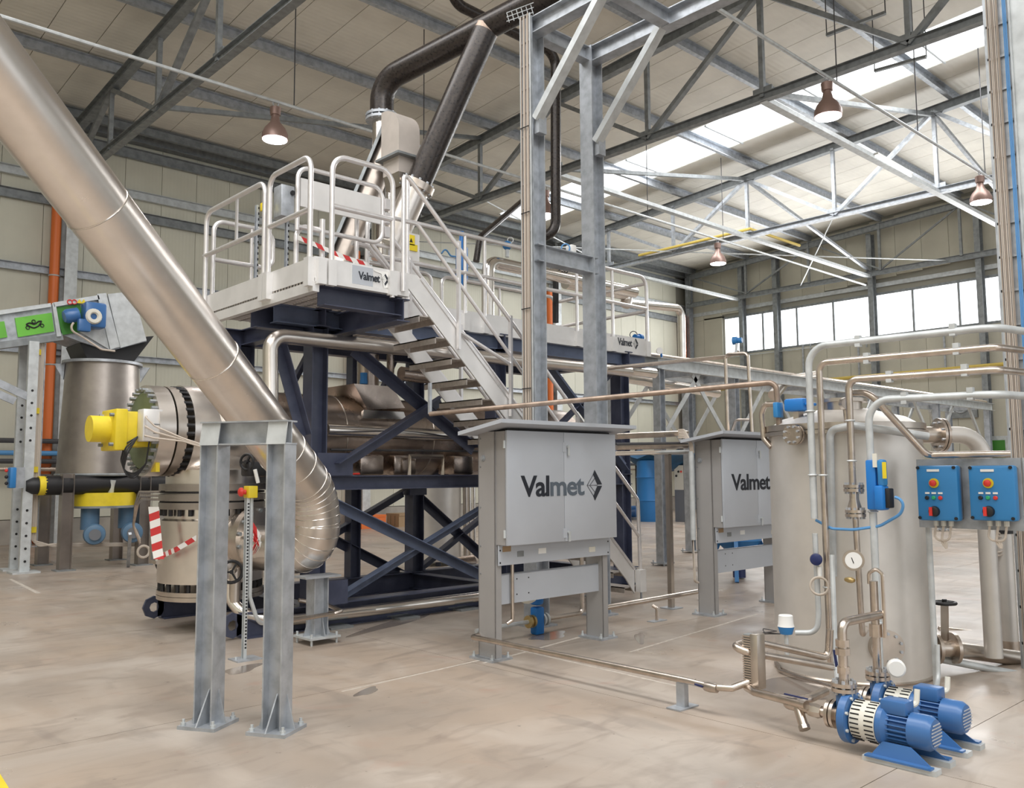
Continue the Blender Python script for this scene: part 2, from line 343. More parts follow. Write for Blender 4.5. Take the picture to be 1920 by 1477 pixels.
# ceiling: roof sheets and one strip of roof lights
def roof_sheet(mb, x0, x1, y0, y1, t=.05):
    z0, z1 = roofz(y0), roofz(y1); return mb.add([(x0, y0, z0), (x1, y0, z0), (x1, y1, z1), (x0, y1, z1), (x0, y0, z0+t), (x1, y0, z0+t), (x1, y1, z1+t), (x0, y1, z1+t)], [(0, 3, 2, 1), (4, 5, 6, 7), (0, 1, 5, 4), (1, 2, 6, 5), (2, 3, 7, 6), (3, 0, 4, 7)])
cb = MB(); roof_sheet(cb, XB, 20.9, 0, YL+.2, .1); roof_sheet(cb, 22.9, XF+.2, 0, YL+.2, .1); roof_sheet(cb, XB, XF+.2, YR, 0, .1)
for q in cb.v: q.z += .09
ce = struct(cb.build('ceiling', 'roof_back', None, 'low pitched roof of beige profiled sheets', smooth=False))
first = None
for k in range(46):
    x = XB-.1+k
    if 20.5 < x < 22.5: continue
    if first is None: first = (roof_sheet(MB(), x+.008, x+.992, 0, YL+.1).build('roof_sheet', 'roof_panel', ce, smooth=False), x, roof_sheet(MB(), x+.008, x+.992, YR, 0).build('roof_sheet', 'roof_panel', ce, smooth=False))
    else:
        for q in (first[0], first[2]):
            o = q.copy(); C.objects.link(o); o.location.x = x-first[1]
for j in range(7):
    y1 = 23.2-3*j
    roof_sheet(MB(), 20.95, 22.85, max(y1-2.96, .05), y1, .02).build('roof_light_pane', 'sky_panel', ce, smooth=False)
    MB().bar((20.9, y1, roofz(y1)-.03), (22.9, y1, roofz(y1)-.03), .05, .05).build('glazing_bar', 'galv_pale', ce)
roof_sheet(MB(), 20.9, 22.9, 23.24, YL+.1).build('roof_sheet', 'roof_panel', ce, smooth=False)
wb = struct(MB().box(XB-.3, XB, YR, YL+.2, -.1, 12.9).build('wall_rear', 'wall_panel', None, 'rear gable wall of cream panels'))
# wall columns, downpipes, girts
CX = (6.6, 15.65, 24.65)
where = ('behind the grey hopper', 'behind the machine frame', 'behind the walkway end')
for x, wh in zip(CX, where):
    one('wall_column', MB().ibeam((x, YL-.22, 0), (x, YL-.22, 11.0), .42, .30, (0, 1, 0), .02), 'galv_pale', 'galvanised wall column '+wh, 'column', 'columns of the long wall')
for x, wh in zip((6.25, 15.3, 24.3, 33.2), ('behind the conveyor', 'behind the machine frame', 'behind the walkway end', 'next to the hall corner')):
    t = thing('downpipe', 'orange plastic downpipe on the long wall '+wh, 'pipe', (x, YL-.25, 0), 'orange downpipes')
    MB().tube([(x, YL-.25, .75), (x, YL-.25, 9.0)], .12, 14).build('pipe', 'orange', t)
    MB().tube([(x, YL-.25, .8), (x, YL-.25, .6), (x-.25, YL-.35, .05)], .12, 14, .1).build('elbow', 'orange', t)
    for z in (2.2, 4.5, 6.8): MB().ring((x, YL-.25, z), (0, 0, 1), .125, .02).build('clamp', 'galv_pale', t)
for z, h, m, l in ((10.55, .3, 'galv_dark', 'dark girt just below the eaves'), (9.4, .24, 'galv_pale', 'pale girt under the bracing on the long wall'), (8.8, .26, 'galv_dark', 'dark broad girt crossing the long wall'), (6.95, .2, 'galv', 'girt halfway up the long wall'), (4.85, .16, 'galv', 'girt behind the conveyor and machine on the long wall')):
    one('wall_girt', MB().chan((XB, YL-.05, z), (XF, YL-.05, z), h, .12), m, l, 'beam', 'girts of the long wall')
one('eaves_beam', MB().ibeam((XB, YL-.2, 11.0), (XF, YL-.2, 11.0), .34, .3), 'galv_dark', 'heavy dark eaves beam along the long wall', 'beam')
tray = thing('wall_pipe_run', 'dark service pipes along the long wall at low level', 'pipes', (8, YL-.52, 1.9))
for z, m in ((2.55, 'cable_dark'), (2.25, 'cable_blue'), (2.05, 'cable_dark'), (1.85, 'steel_tube')): MB().tube([(XB, YL-.52, z), (XF-1, YL-.52, z)], .06, 8).build('pipe', m, tray)
# trusses
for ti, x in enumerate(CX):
    m = ('galv_dark', 'galv_dark', 'galv')[ti]  # haze over the far truss is put into its lighter steel colour
    t = thing('roof_truss', ('steel roof truss over the leaning silver pipe', 'dark roof truss behind the black flue ducts', 'haze-paled galvanised roof truss near the gable wall')[ti], 'truss', (x, 12, 9.3), 'roof trusses')
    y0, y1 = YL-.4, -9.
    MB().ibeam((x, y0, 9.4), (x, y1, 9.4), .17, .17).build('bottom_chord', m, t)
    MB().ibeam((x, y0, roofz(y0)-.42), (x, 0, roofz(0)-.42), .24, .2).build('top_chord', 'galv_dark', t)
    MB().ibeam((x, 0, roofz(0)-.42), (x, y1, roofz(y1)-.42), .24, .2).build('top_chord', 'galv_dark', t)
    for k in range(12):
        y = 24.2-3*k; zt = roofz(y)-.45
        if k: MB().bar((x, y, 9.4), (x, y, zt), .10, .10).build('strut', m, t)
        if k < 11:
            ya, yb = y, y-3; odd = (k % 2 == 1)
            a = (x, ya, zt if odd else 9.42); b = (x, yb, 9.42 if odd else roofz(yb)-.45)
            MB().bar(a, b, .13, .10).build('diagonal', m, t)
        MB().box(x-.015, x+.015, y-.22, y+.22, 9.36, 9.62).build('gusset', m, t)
# purlins along the hall at every truss node
for k in range(9):
    y = 24.2-3*k-.45 if k else 23.6
    ordn = ('dark purlin closest to the eaves beam', 'second purlin from the eaves beam', 'third purlin from the eaves beam', 'fourth purlin from the eaves beam, above the platform lamp', 'fifth purlin from the eaves beam', 'sixth purlin from the eaves beam, above the tower', 'seventh purlin from the eaves beam, beside the rear lamp conduit', 'eighth purlin from the eaves beam', 'ninth purlin from the eaves beam')[k]
    one('roof_purlin', MB().chan((XB, y, roofz(y)-.17), (XF-.1, y, roofz(y)-.17), .26, .12), ('galv', 'galv_dark')[k == 0], 'galvanised roof '+ordn if k else 'galvanised '+ordn, 'purlin', 'roof purlins')
# longitudinal ties at the bottom chord, knee braces and rod bracing
for x0, x1, y, l in ((24.65, 33.4, 15.2, 'tie beam between the pale truss and the gable wall'), (24.65, 33.4, 9.2, 'tie beam near the cable tower below the pale truss'), (15.65, 24.65, 9.2, 'tie beam between dark and pale trusses above the rear cabinet'), (15.65, 24.65, 15.2, 'tie beam between dark and pale trusses beyond the tower'), (24.65, 33.4, 21.2, 'tie beam between the pale truss and the hall corner')):
    one('tie_beam', MB().prof((x0, y, 9.36), (x1, y, 9.36), [(-.09, -.05), (.09, -.05), (.09, .05), (-.09, .05)]), 'galv_pale', l, 'beam', 'tie beams between trusses')
for (a, b, l) in (((15.65, 15.2, 9.5), (24.65, 15.2, 11.3), 'between the dark and pale trusses'), ((24.65, 15.2, 11.3), (33.4, 15.2, 9.6), 'from the pale truss down to the gable'), ((24.65, 9.2, 11.6), (33.4, 9.2, 9.6), 'from the pale truss down beside the cable tower'), ((15.65, 9.2, 9.5), (24.65, 9.2, 11.6), 'above the rear lamp row'), ((6.6, 18.2, 9.5), (15.65, 18.2, 11.2), 'over the access platform')):
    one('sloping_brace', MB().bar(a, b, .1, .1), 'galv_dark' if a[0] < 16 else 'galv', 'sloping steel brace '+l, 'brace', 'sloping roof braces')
for (a, b, l) in (((24.65, 18.2, 9.45), (33.4, 12.2, 9.45), 'crossing towards the window band'), ((24.65, 12.2, 9.45), (33.4, 18.2, 9.45), 'crossing towards the hall corner'), ((15.65, 18.2, 9.45), (24.65, 21.2, 9.45), 'above the walkway'), ((15.65, 24, 9.45), (24.65, 18.2, 9.45), 'from the long wall to the pale truss')):
    one('bracing_rod', MB().tube([a, b], .022, 6), 'galv_pale', 'thin round bracing rod '+l, 'rod', 'bracing rods')
# conduits with high-bay lamps
def lamp(x, y, wh):
    t = thing('high_bay_lamp', 'glowing bell shaped high bay lamp '+wh, 'lamp', (x, y, 8.2), 'high bay lamps')
    MB().lathe((x, y, 8.2), (0, 0, 1), [(.0, .25), (.10, .25), (.22, .20), (.34, .10), (.46, .075), (.50, .075)], 20).build('reflector', 'lamp_body', t)
    MB().lathe((x, y, 8.69), (0, 0, 1), [(0, .10), (.15, .11), (.18, .05)], 14).build('ballast', 'lamp_body', t)
    MB().ring((x, y, 8.93), (0, 1, 0), .06, .012, 12, 5).build('hook', 'galv', t)
    MB().lathe((x, y, 8.175), (0, 0, 1), [(0, .15), (.012, .235), (.026, .235)], 20).build('lens', 'lamp_glow', t)
    d = bpy.data.lights.new('high_bay_light', 'SPOT'); d.energy = 200; d.spot_size = 2.6; d.spot_blend = .6; d.shadow_soft_size = .24; d.color = (1, .93, .9)
    o = bpy.data.objects.new('high_bay_light', d); C.objects.link(o); o.location = (x, y, 8.14)
for x, y, wh in ((7.78, 15.2, 'over the access platform'), (15.3, 15.25, 'seen between the two tower columns'), (14.85, 7.4, 'in front of the bright roof light'), (22.95, 15.25, 'over the end of the walkway'), (22.5, 7.4, 'close to the cable tower')): lamp(x, y, wh)
for y, l in ((15.2, 'lamp conduit over the platform and walkway'), (7.4, 'lamp conduit in front of the bright roof light')):
    one('lamp_conduit', MB().tube([(-2, y, 8.97), (33, y, 8.97)], .035, 8), 'galv_pale', 'long thin '+l, 'conduit', 'lamp conduits')
for x, y, wl_ in ((7.78, 15.2, 'beside the platform lamp'), (15.3, 15.25, 'beside the lamp between the tower columns'), (14.85, 7.4, 'beside the lamp in front of the roof light'), (22.95, 15.3, 'beside the lamp over the walkway end'), (22.5, 7.4, 'beside the lamp at the cable tower'), (11, 15.2, 'behind the black branch duct'), (11, 7.4, 'in front of the knee braces'), (18.5, 7.4, 'midway between the two lamps by the roof light'), (19, 15.2, 'midway between the two walkway lamps')):
    one('hanger_wire', MB().tube([(x+.4, y, 9.0), (x+.4, y, roofz(y)+.02)], .012, 5), 'cable_dark', 'thin wire holding a lamp conduit '+wl_, 'wire', 'conduit hanger wires')
ft = thing('fluorescent_fitting', 'long white tube light fixed beside a tie beam', 'lamp', P(1675, 305, X=21.5)); a, b = P(1642, 288, X=20.5), P(1708, 326, X=22.)
MB().bar(a, b, .12, .05).build('housing', 'white', ft); MB().tube([a-V((0, 0, .06)), b-V((0, 0, .06))], .025, 8).build('tube', 'tube_glow', ft)
one('yellow_crane_bar', MB().tube([(24.45, 19.6, 9.55), (24.45, 15.0, 9.55), (27.6, 15.0, 9.55)], .05, 8), 'yellow_pipe', 'slender yellow pipe along the pale roof truss', 'pipe')
for (a, b, wh) in ((P(1550, 66, X=17), P(1660, 24, X=17), 'up in the roof over the bright strip'), (P(1640, 133, X=19), P(1737, 106, X=19), 'across the bright roof light')):
    t = thing('short_hanger_bar', 'short dark hanger bar '+wh, 'bar', (a+b)/2, 'short hanger bars'); MB().bar(a, b, .08, .06).build('bar', 'galv_dark', t)
    for q in (a, b): MB().tube([q, (q.x, q.y, roofz(q.y)+.03)], .012, 5).build('wire', 'cable_dark', t)
# ================================================================ THE MACHINE: frame, platform, stairs, walkway
def proj(p):
    q = V(p)-CAM; z = q.dot(FW); return 960+FPX*q.dot(RT)/z, 738.5-FPX*q.dot(UP)/z
fr = thing('machine_frame', 'dark navy steel frame carrying the horizontal drum and walkway', 'frame', (6, 9.5, 0))
FX = (4.95, 7.65, 10.2)
for x in FX:
    for y in (8.6, 10.4):
        MB().ibeam((x, y, .25), (x, y, 3.32), .2, .2, (1, 0, 0), .014).build('column', 'navy', fr)
MB().ibeam((6.6, 10.4, .25), (6.6, 10.4, 3.32), .16, .16, (1, 0, 0), .014).build('column', 'navy', fr)
for y in (8.55, 10.4):
    MB().ibeam((4.85, y, 1.57), (10.3, y, 1.57), .16, .16).build('mid_beam', 'navy', fr)
    MB().ibeam((4.4, y, 3.40), (10.75, y, 3.40), .2, .16).build('deck_beam', 'navy_mid' if y < 9 else 'navy', fr)
for x in FX:
    MB().ibeam((x, 8.6, 1.57), (x, 10.4, 1.57), .16, .16).build('cross_beam', 'navy', fr)
    MB().ibeam((x, 8.4, 3.40), (x, 10.5, 3.40), .2, .16).build('cross_beam', 'navy', fr)
    MB().ibeam((x, 8.4, .13), (x, 10.5, .13), .22, .18).build('cross_beam', 'navy', fr)
for a, b, w in (((4.22, 8.72, 3.36), (5.5, 8.72, 3.36), .24), ((4.3, 7.46, 3.40), (5.22, 7.46, 3.40), .2)):
    MB().chan(a, b, w, .14).build('cantilever_beam', 'navy', fr)
MB().ibeam((5.22, 7.3, 3.36), (5.22, 8.8, 3.36), .24, .16).build('cantilever_beam', 'navy', fr)
for y, x0, x1 in ((8.55, 4.1, 10.4), (10.4, 4.0, 10.4)):
    MB().ibeam((x0, y, .13), (x1, y, .13), .26, .2).build('skid_beam', 'navy', fr)
    lug = MB(); lug.lathe((x0-.09, y-.02, .14), (0, 1, 0), [(0, .055), (0, .13), (.035, .13), (.035, .055), (0, .055)], 8, False).box(x0-.05, x0+.02, y-.02, y+.015, .03, .25); lug.build('lifting_lug', 'navy', fr)
def brace(a, b, m='navy', w=.09, ext=.0):
    a = a-(V(b)-V(a)).normalized()*ext if ext else a; MB().angle(a, b, w, (0, -1, 0)).build('brace', m, fr)
YB = 8.46
brace(P(625, 868, Y=YB), P(822, 742, Y=YB), 'navy', .13); brace(P(665, 650, Y=YB+.1), P(890, 838, Y=YB+.1), 'navy', .12)
brace(P(638, 942, Y=YB), P(930, 1085, Y=YB), 'navy_mid', .11, .22); brace(P(632, 1112, Y=YB+.1), P(930, 928, Y=YB+.1), 'navy_mid', .11, .2)
YR2 = 10.45
brace(P(783, 925, Y=YR2), P(930, 1060, Y=YR2), 'navy', .12, .15); brace(P(783, 1060, Y=YR2), P(930, 940, Y=YR2), 'navy', .12)
brace(P(640, 1012, Y=YR2), P(750, 1068, Y=YR2), 'navy', .12, .9); brace(P(642, 982, Y=YR2), P(752, 917, Y=YR2), 'navy', .12, .4)
brace(P(527, 640, Y=8.5), P(575, 815, Y=8.5), 'navy', .12); brace(P(530, 740, Y=YR2), P(572, 660, Y=YR2), 'navy', .1)
brace(P(705, 742, Y=YR2), P(740, 660, Y=YR2), 'navy', .1); brace(P(690, 740, Y=YR2), P(830, 660, Y=YR2), 'navy', .1)
brace((10.1, 8.5, 1.7), (8.3, 8.5, 3.3), 'navy_mid', .14); brace((7.8, 8.5, 1.7), (10.0, 8.5, 3.3), 'navy', .1)
MB().box(7.5, 7.8, 10.3, 10.5, 1.36, 1.5).build('gusset', 'navy', fr); MB().box(4.9, 5.3, 8.44, 8.47, .24, .5).build('gusset', 'navy', fr); MB().box(4.9, 5.35, 8.44, 8.47, 1.65, 1.9).build('gusset', 'navy', fr)
for x in (5.0, 5.9, 6.8): 
    MB().box(x, x+.28, 8.28, 8.8, 0, .022).build('floor_plate', 'galv_dark', fr)
# ---- access platform
DK, TB, RL = 3.53, 3.74, 4.72
PX0, PX1, PY0, PY1 = 4.15, 5.24, 7.25, 9.77
pf = thing('access_platform', 'aluminium access platform with rounded guardrails above the drum end', 'platform', ((PX0+PX1)/2, 8.5, 3.45))
MB().box(PX0, PX1, PY0-.006, PY0, DK, TB).box(PX0, PX1, PY0-.02, PY0+.05, DK-.04, DK).build('toe_board', 'alu_plate', pf)
MB().box(PX0-.006, PX0, PY0, PY1, DK, TB).box(PX0-.02, PX0+.05, PY0, PY1, DK-.13, DK-.03).build('toe_board', 'alu_plate', pf)
MB().box(PX0, PX1, PY1, PY1+.006, DK, TB).build('toe_board', 'alu_plate', pf)
def grating(x0, x1, y0, y1, z, par):
    g = MB(); n = int((y1-y0)/.06)
    for i in range(n+1): g.box(x0, x1, y0+i*.06, y0+i*.06+.022, z-.03, z)
    m = int((x1-x0)/.14)
    for i in range(m+1): g.box(x0+i*.14, x0+i*.14+.035, y0, y1, z-.028, z-.002)
    o = g.build('grating', 'tread', par, smooth=False); o['kind'] = 'stuff'
grating(PX0, PX1, PY0, PY1, DK, pf)
def rail(par, pts, r=.027, bend=.13, name='guardrail', m='alu'): return MB().tube(pts, r, 10, bend, 7).build(name, m, par)
def post(par, x, y, z0, z1, dx=0, dy=0):
    o = MB().tube([(x, y, z0), (x, y, z1)], .023, 10).build('post', 'alu', par)
    MB().box(x-.045, x+.045, y-.045, y+.045, DK-.06, DK+.16).build('post_foot', 'alu_plate', o); return o
xl = PX0-.03
rail(pf, [(xl, 9.70, DK), (xl, 9.70, RL), (xl, 8.24, RL), (xl, 8.24, DK-.05)]); rail(pf, [(xl, 9.74, 4.21), (xl, 8.24, 4.21)])
MB().bar((xl, 8.9, 4.2), (xl, 8.9, RL), .04, .02, (1, 0, 0)).build('post', 'alu', pf)
rail(pf, [(xl, 8.14, DK-.05), (xl, 8.14, RL+.02), (xl, 7.30, RL+.02), (xl, 7.30, DK-.05)]); rail(pf, [(xl, 8.16, 4.21), (xl, 7.30, 4.21)])
for y in (8.24, 8.14, 7.30): MB().box(xl-.04, xl+.03, y-.045, y+.045, DK-.08, DK+.2).build('post_foot', 'alu_plate', pf)
rail(pf, [(4.24, PY1, DK), (4.24, PY1, RL-.05), (5.0, PY1, RL-.05), (5.0, PY1, 4.2), (4.24, PY1, 4.2)]); MB().tube([(4.72, PY1, DK), (4.72, PY1, RL-.05)], .022).build('post', 'alu', pf)
yf = PY0-.03
rail(pf, [(4.31, yf, DK-.05), (4.31, yf, RL+.05), (5.02, yf, RL+.05), (5.02, yf, DK-.08)], bend=.16); rail(pf, [(4.31, yf, 4.26), (5.02, yf, 4.26)])
for x in (4.2, 4.31, 5.02): MB().box(x-.045, x+.045, yf-.03, yf+.03, DK-.06, DK+.19).build('post_foot', 'alu_plate', pf)
# inner hinged guard with a sheet panel
YG = 7.95
g0, g1 = P(557, 420, Y=YG), P(721, 420, Y=YG)
ga = MB().tube([(g0.x, YG, 4.18), (g0.x, YG, 4.86), (g1.x-.03, YG, 4.86), (g1.x-.03, YG, 4.22), (g0.x, YG, 4.22)], .024, 10, .13, 7).build('swing_gate', 'alu', pf)
MB().box(g0.x+.03, g1.x-.06, YG-.012, YG+.012, 4.44, 4.74).build('gate_panel', 'alu_plate', ga, 'white scuffed sheet across the gate')
for z in (4.36, 4.52, 4.68): MB().box(g1.x-.01, g1.x+.06, YG-.04, YG+.03, z-.06, z+.06).build('hinge', 'alu', ga)
rail(pf, [(g0.x+.02, YG+.05, DK), (g0.x+.02, YG+.05, 4.25), (g0.x+.35, YG+.05, 4.25)]); MB().tube([(4.63, YG, DK), (4.63, YG, 4.35)], .03).build('post', 'alu', pf)
MB().tube([(g1.x+.06, 7.6, DK), (g1.x+.06, 7.6, 4.9)], .026).build('post', 'alu', pf)
rail(pf, [P(660, 455, Y=8.2), P(690, 462, Y=8.2), P(728, 505, Y=8.2)], bend=.08)
rail(pf, [P(690, 455, Y=9.0), P(760, 470, Y=9.0)]); rail(pf, [P(720, 485, Y=9.0), P(770, 495, Y=9.0)])
# sign on the front toe board
MB().box(4.56, 4.80, PY0-.012, PY0-.006, DK+.005, TB-.02).build('sign_plate', 'cab', pf, 'grey name plate partly covered by white film')
def valmet(par, x0, y, z0, size, xs=.86, m='logo', tail=True, m2=None):
    t = MB(); wv = put_text(t, 'Valmet', size, (x0, y, z0), (1, 0, 0), (0, 0, 1), size*.020, xs)
    xm = x0+wv*.455; A_ = MB(); B_ = MB(); ids = {}; 
    for f in t.f:
        tgt = A_ if sum(t.v[i].x for i in f)/len(f) < xm else B_
        o = len(tgt.v); tgt.v += [t.v[i] for i in f]; tgt.f.append(tuple(range(o, o+len(f))))
    A_.build('lettering', m, par, smooth=False); B_.build('lettering', m2 or m, par, smooth=False)
    if tail:
        h = size*.5; cx = x0+wv+h*1.08; cz = z0+size*.33; d = MB()
        q = lambda a, b: (cx+a*h, y, cz+b*h*1.35)
        d.poly([q(-.12, .60), q(.06, .84), q(.86, .04), q(.34, .04)], (0, -.002, 0)); d.poly([q(-.12, -.60), q(.06, -.84), q(.86, -.04), q(.34, -.04)], (0, -.002, 0)); d.build('emblem', m, par)
        e = MB(); s = size*.012
        for a, b in (((-.78, 0), (-.05, .62)), ((-.78, 0), (-.05, -.62)), ((-.78, 0), (.40, 0)), ((-.45, .02), (.1, .4)), ((-.45, -.02), (.1, -.4))): e.bar(q(*a), q(*b), s, s, (0, 1, 0))
        e.build('emblem_outline', m, par)
valmet(pf, 4.63, PY0-.0145, DK+.06, .11, tail=True)
MB().poly([(4.80, PY0-.013, TB-.03), (4.99, PY0-.013, TB-.03), (4.99, PY0-.013, DK+.02), (4.93, PY0-.013, DK+.01), (4.90, PY0-.013, DK+.15), (4.82, PY0-.013, DK+.165)], (0, -.001, 0)).build('film', 'white', pf)
tp = MB()
def tape(pts, wd, name='tape', par=None, label=None, rep=.16, sw=(0, 0, 1)):
    mb = MB(); acc = 0; uv = []; pts = [V(p) for p in pts]
    for a, b in zip(pts[:-1], pts[1:]):
        L = (b-a).length; s = V(sw)*wd/2; o = len(mb.v); n = (b-a).cross(V(sw)).normalized()*.0015
        mb.v += [a-s, b-s, b+s, a+s, a-s+n, b-s+n, b+s+n, a+s+n]
        for f in ((0, 1, 2, 3), (7, 6, 5, 4), (0, 4, 5, 1), (3, 2, 6, 7)): mb.f.append(tuple(o+i for i in f))
        uv.append((acc/rep, (acc+L)/rep)); acc += L
    ob = mb.build(name, 'tape', par, label, None if par else 'tape', smooth=False); me = ob.data; ul = me.uv_layers.new(name='UVMap')
    for p in me.polygons:
        for li in p.loop_indices:
            vi = me.loops[li].vertex_index; k, j = divmod(vi, 8); ul.data[li].uv = (uv[k][0 if j % 4 in (0, 3) else 1], 0 if j % 4 in (0, 1) else 1)
    return ob
tape([P(558, 445, Y=7.9), P(590, 458, Y=7.9), P(640, 480, Y=7.85), P(690, 497, Y=7.8)], .05, label='red and white tape hung across the platform gate')
# ---- stairs
LZ = lambda x: 3.556-.958*(x-5.274)
sx0, sx1 = 5.2, 8.82
st = thing('staircase', 'steep aluminium staircase with open treads down from the platform', 'stairs', (7.0, 7.65, 0))
for y in (7.25, 8.06):
    o = MB().poly([(sx0, y, LZ(sx0)), (sx0, y, TB), (5.36, y, TB), (sx1, y, LZ(sx1)+.27), (sx1, y, .12), (8.66, y, LZ(8.66)+.0)], (0, .018 if y < 8 else -.018, 0)).build('stringer', 'alu_plate', st)
    MB().bar((5.4, y-.01, TB-.03), (sx1, y-.01, LZ(sx1)+.27), .03, .012, (0, 1, 0)).build('stringer_edge', 'alu', o)
for k in range(16):
    z = 3.53-.2076*(k+1); x = 5.30+(3.53-z)/.958-.1
    o = MB().box(x-.02, x+.22, 7.275, 8.035, z-.012, z).box(x-.02, x-.008, 7.275, 8.035, z-.07, z).box(x+.208, x+.22, 7.275, 8.035, z-.07, z).build('tread', 'tread', st)
    hm = MB()
    for i in range(15): hm.lathe((x+.05, 7.32+i*.048, z-.0135), (0, 0, 1), [(0, .012), (.001, .012)], 6); hm.lathe((x+.15, 7.32+i*.048, z-.0135), (0, 0, 1), [(0, .012), (.001, .012)], 6)
    if k < 8: hm.build('perforation', 'offwhite', o)['kind'] = 'stuff'
for y, nm in ((7.21, 0), (8.10, 1)):
    a = P(775, 345, Y=7.21); b = P(1196, 937, Y=7.21); a.y = b.y = y; c = P(860, 530, Y=7.21); d = P(1198, 1005, Y=7.21); c.y = d.y = y; e = P(783, 420, Y=7.21); e.y = y
    MB().tube([(5.15, y, DK), (5.15, y, a.z+.10), a, b, (b.x+.03, y, .16)], .024, 10, .12, 7).build('handrail', 'alu', st)
    MB().tube([(5.15, y, e.z), e, c, d], .021, 10, .1).build('handrail', 'alu', st)
    f0 = P(860, 590, Y=7.21); f1 = P(957, 672, Y=7.21)
    for px, yt, yb in ((860, 452, 655), (957, 592, 780)):
        u, v_ = P(px, yt, Y=7.21), P(px, yb, Y=7.21); MB().bar((u.x, y, u.z), (u.x, y, v_.z), .045, .03, (1, 0, 0)).build('post', 'alu', st)
    u = (7.75, y, LZ(7.75)+.1); MB().bar(u, (7.75, y, LZ(7.75)+1.17), .045, .03, (1, 0, 0)).build('post', 'alu', st)
    MB().box(b.x-.03, b.x+.09, y-.04, y+.04, .14, .42).build('newel_bracket', 'alu_plate', st); MB().box(b.x-.06, b.x+.14, y-.07, y+.07, 0, .015).box(b.x+.02, b.x+.04, y-.01, y+.01, 0, .2).build('foot_plate', 'galv', st)
lt = P(860, 640, Y=7.21); MB().tube([P(862, 622, Y=7.21), P(957, 683, Y=7.21)], .02).build('handrail', 'alu', st)
# ---- walkway
wk = thing('walkway', 'long aluminium walkway with handrails along the machine top', 'walkway', (8, 9.0, 3.45))
WY = 8.45; WX1 = 10.70
MB().box(PX1, WX1, WY-.006, WY, DK, TB).box(PX1, WX1, WY-.03, WY+.05, DK-.06, DK+.02).build('toe_board', 'alu_plate', wk)
MB().box(WX1, WX1+.006, WY, 10.5, DK, TB).build('toe_board', 'alu_plate', wk); MB().box(PX1, WX1, 10.5, 10.506, DK, TB).build('toe_board', 'alu_plate', wk)
grating(PX1, WX1, WY, 10.5, DK, wk)
wy = WY-.03
rail(wk, [(5.5, wy, DK), (5.5, wy, RL), (WX1-.03, wy, RL), (WX1-.03, wy, DK-.03)], bend=.17); rail(wk, [(5.5, wy, 4.22), (WX1-.03, wy, 4.22)])
rail(wk, [(WX1-.03, wy, 4.62), (WX1-.03, 10.45, 4.62)], bend=0); rail(wk, [(WX1-.03, wy, 4.18), (WX1-.03, 10.45, 4.18)], bend=0)
for px in (872, 909, 1082, 1149): post(wk, P(px, 600, Y=wy).x, wy, DK-.04, RL)
MB().box(WX1-.08, WX1+.02, wy-.03, wy+.03, DK-.06, DK+.17).build('post_foot', 'alu_plate', wk)
rail(wk, [(6.6, 10.46, DK), (6.6, 10.46, RL), (8.0, 10.46, RL), (8.0, 10.46, DK)]); rail(wk, [(6.6, 10.46, 4.2), (8.0, 10.46, 4.2)])
rail(wk, [(8.2, 10.46, DK), (8.2, 10.46, RL), (WX1, 10.46, RL), (WX1, 10.46, DK)]); rail(wk, [(8.2, 10.46, 4.2), (WX1, 10.46, 4.2)]); rail(wk, [(8.2, 10.46, 3.9), (WX1, 10.46, 3.9)])
post(wk, 9.4, 10.46, DK, RL)
x0 = P(1155, 650, Y=WY).x; MB().box(x0, x0+.62, WY-.014, WY-.006, DK+.02, TB-.01).build('sign_plate', 'alu_plate', wk); valmet(wk, x0+.03, WY-.016, DK+.06, .155, .8)
# ================================================================ EQUIPMENT ON THE MACHINE
dr = thing('horizontal_drum', 'long horizontal steel drum with bolted green end cover', 'drum', (6, 9.45, 1.65))
cz, cy = 2.14, 9.45
MB().lathe((4.1, cy, cz), (1, 0, 0), [(0, .5), (5.6, .5)], 40).build('shell', 'drum_steel', dr)
MB().lathe((3.74, cy, cz), (1, 0, 0), [(0, .505), (.9, .505)], 40).build('end_jacket', 'clad', dr)
MB().lathe((3.38, cy, cz), (1, 0, 0), [(0, .42), (.0, .485), (.17, .485), (.17, .47)], 40, False).build('end_flange', 'clad', dr)
MB().lathe((3.57, cy, cz), (1, 0, 0), [(0, .485), (.1, .485), (.1, .4)], 40).build('shell_flange', 'steel', dr)
MB().lathe((3.365, cy, cz), (1, 0, 0), [(0, .40), (.03, .425)], 36).build('end_cover', 'flange_green', dr)
MB().bolts((3.36, cy, cz), (1, 0, 0), .435, 30, .022, .07).build('cover_bolts', 'galv_dark', dr)['kind'] = 'stuff'
MB().bolts((3.71, cy, cz), (1, 0, 0), .47, 34, .024, .10).build('flange_bolts', 'black', dr)['kind'] = 'stuff'
for x in (5.6, 6.9, 8.2): MB().ring((x, cy, cz), (1, 0, 0), .5, .008, 40).build('jacket_seam', 'steel', dr)
for x in (5.3, 7.3, 9.2): MB().box(x-.12, x+.12, cy-.42, cy+.42, 1.62, 1.82).build('saddle', 'navy', dr)
# neck where the upper jacket meets the drum
MB().lathe((4.25, cy-.1, 2.2), (.35, -.25, .9), [(0, .46), (.42, .40)], 36).build('inlet_neck', 'clad', dr)
a = V((4.25, cy-.1, 2.2))+V((.35, -.25, .9)).normalized()*.46; MB().lathe(a, (.35, -.25, .9), [(0, .33), (0, .37), (.06, .37), (.06, .33)], 30).build('neck_flange', 'steel', dr)
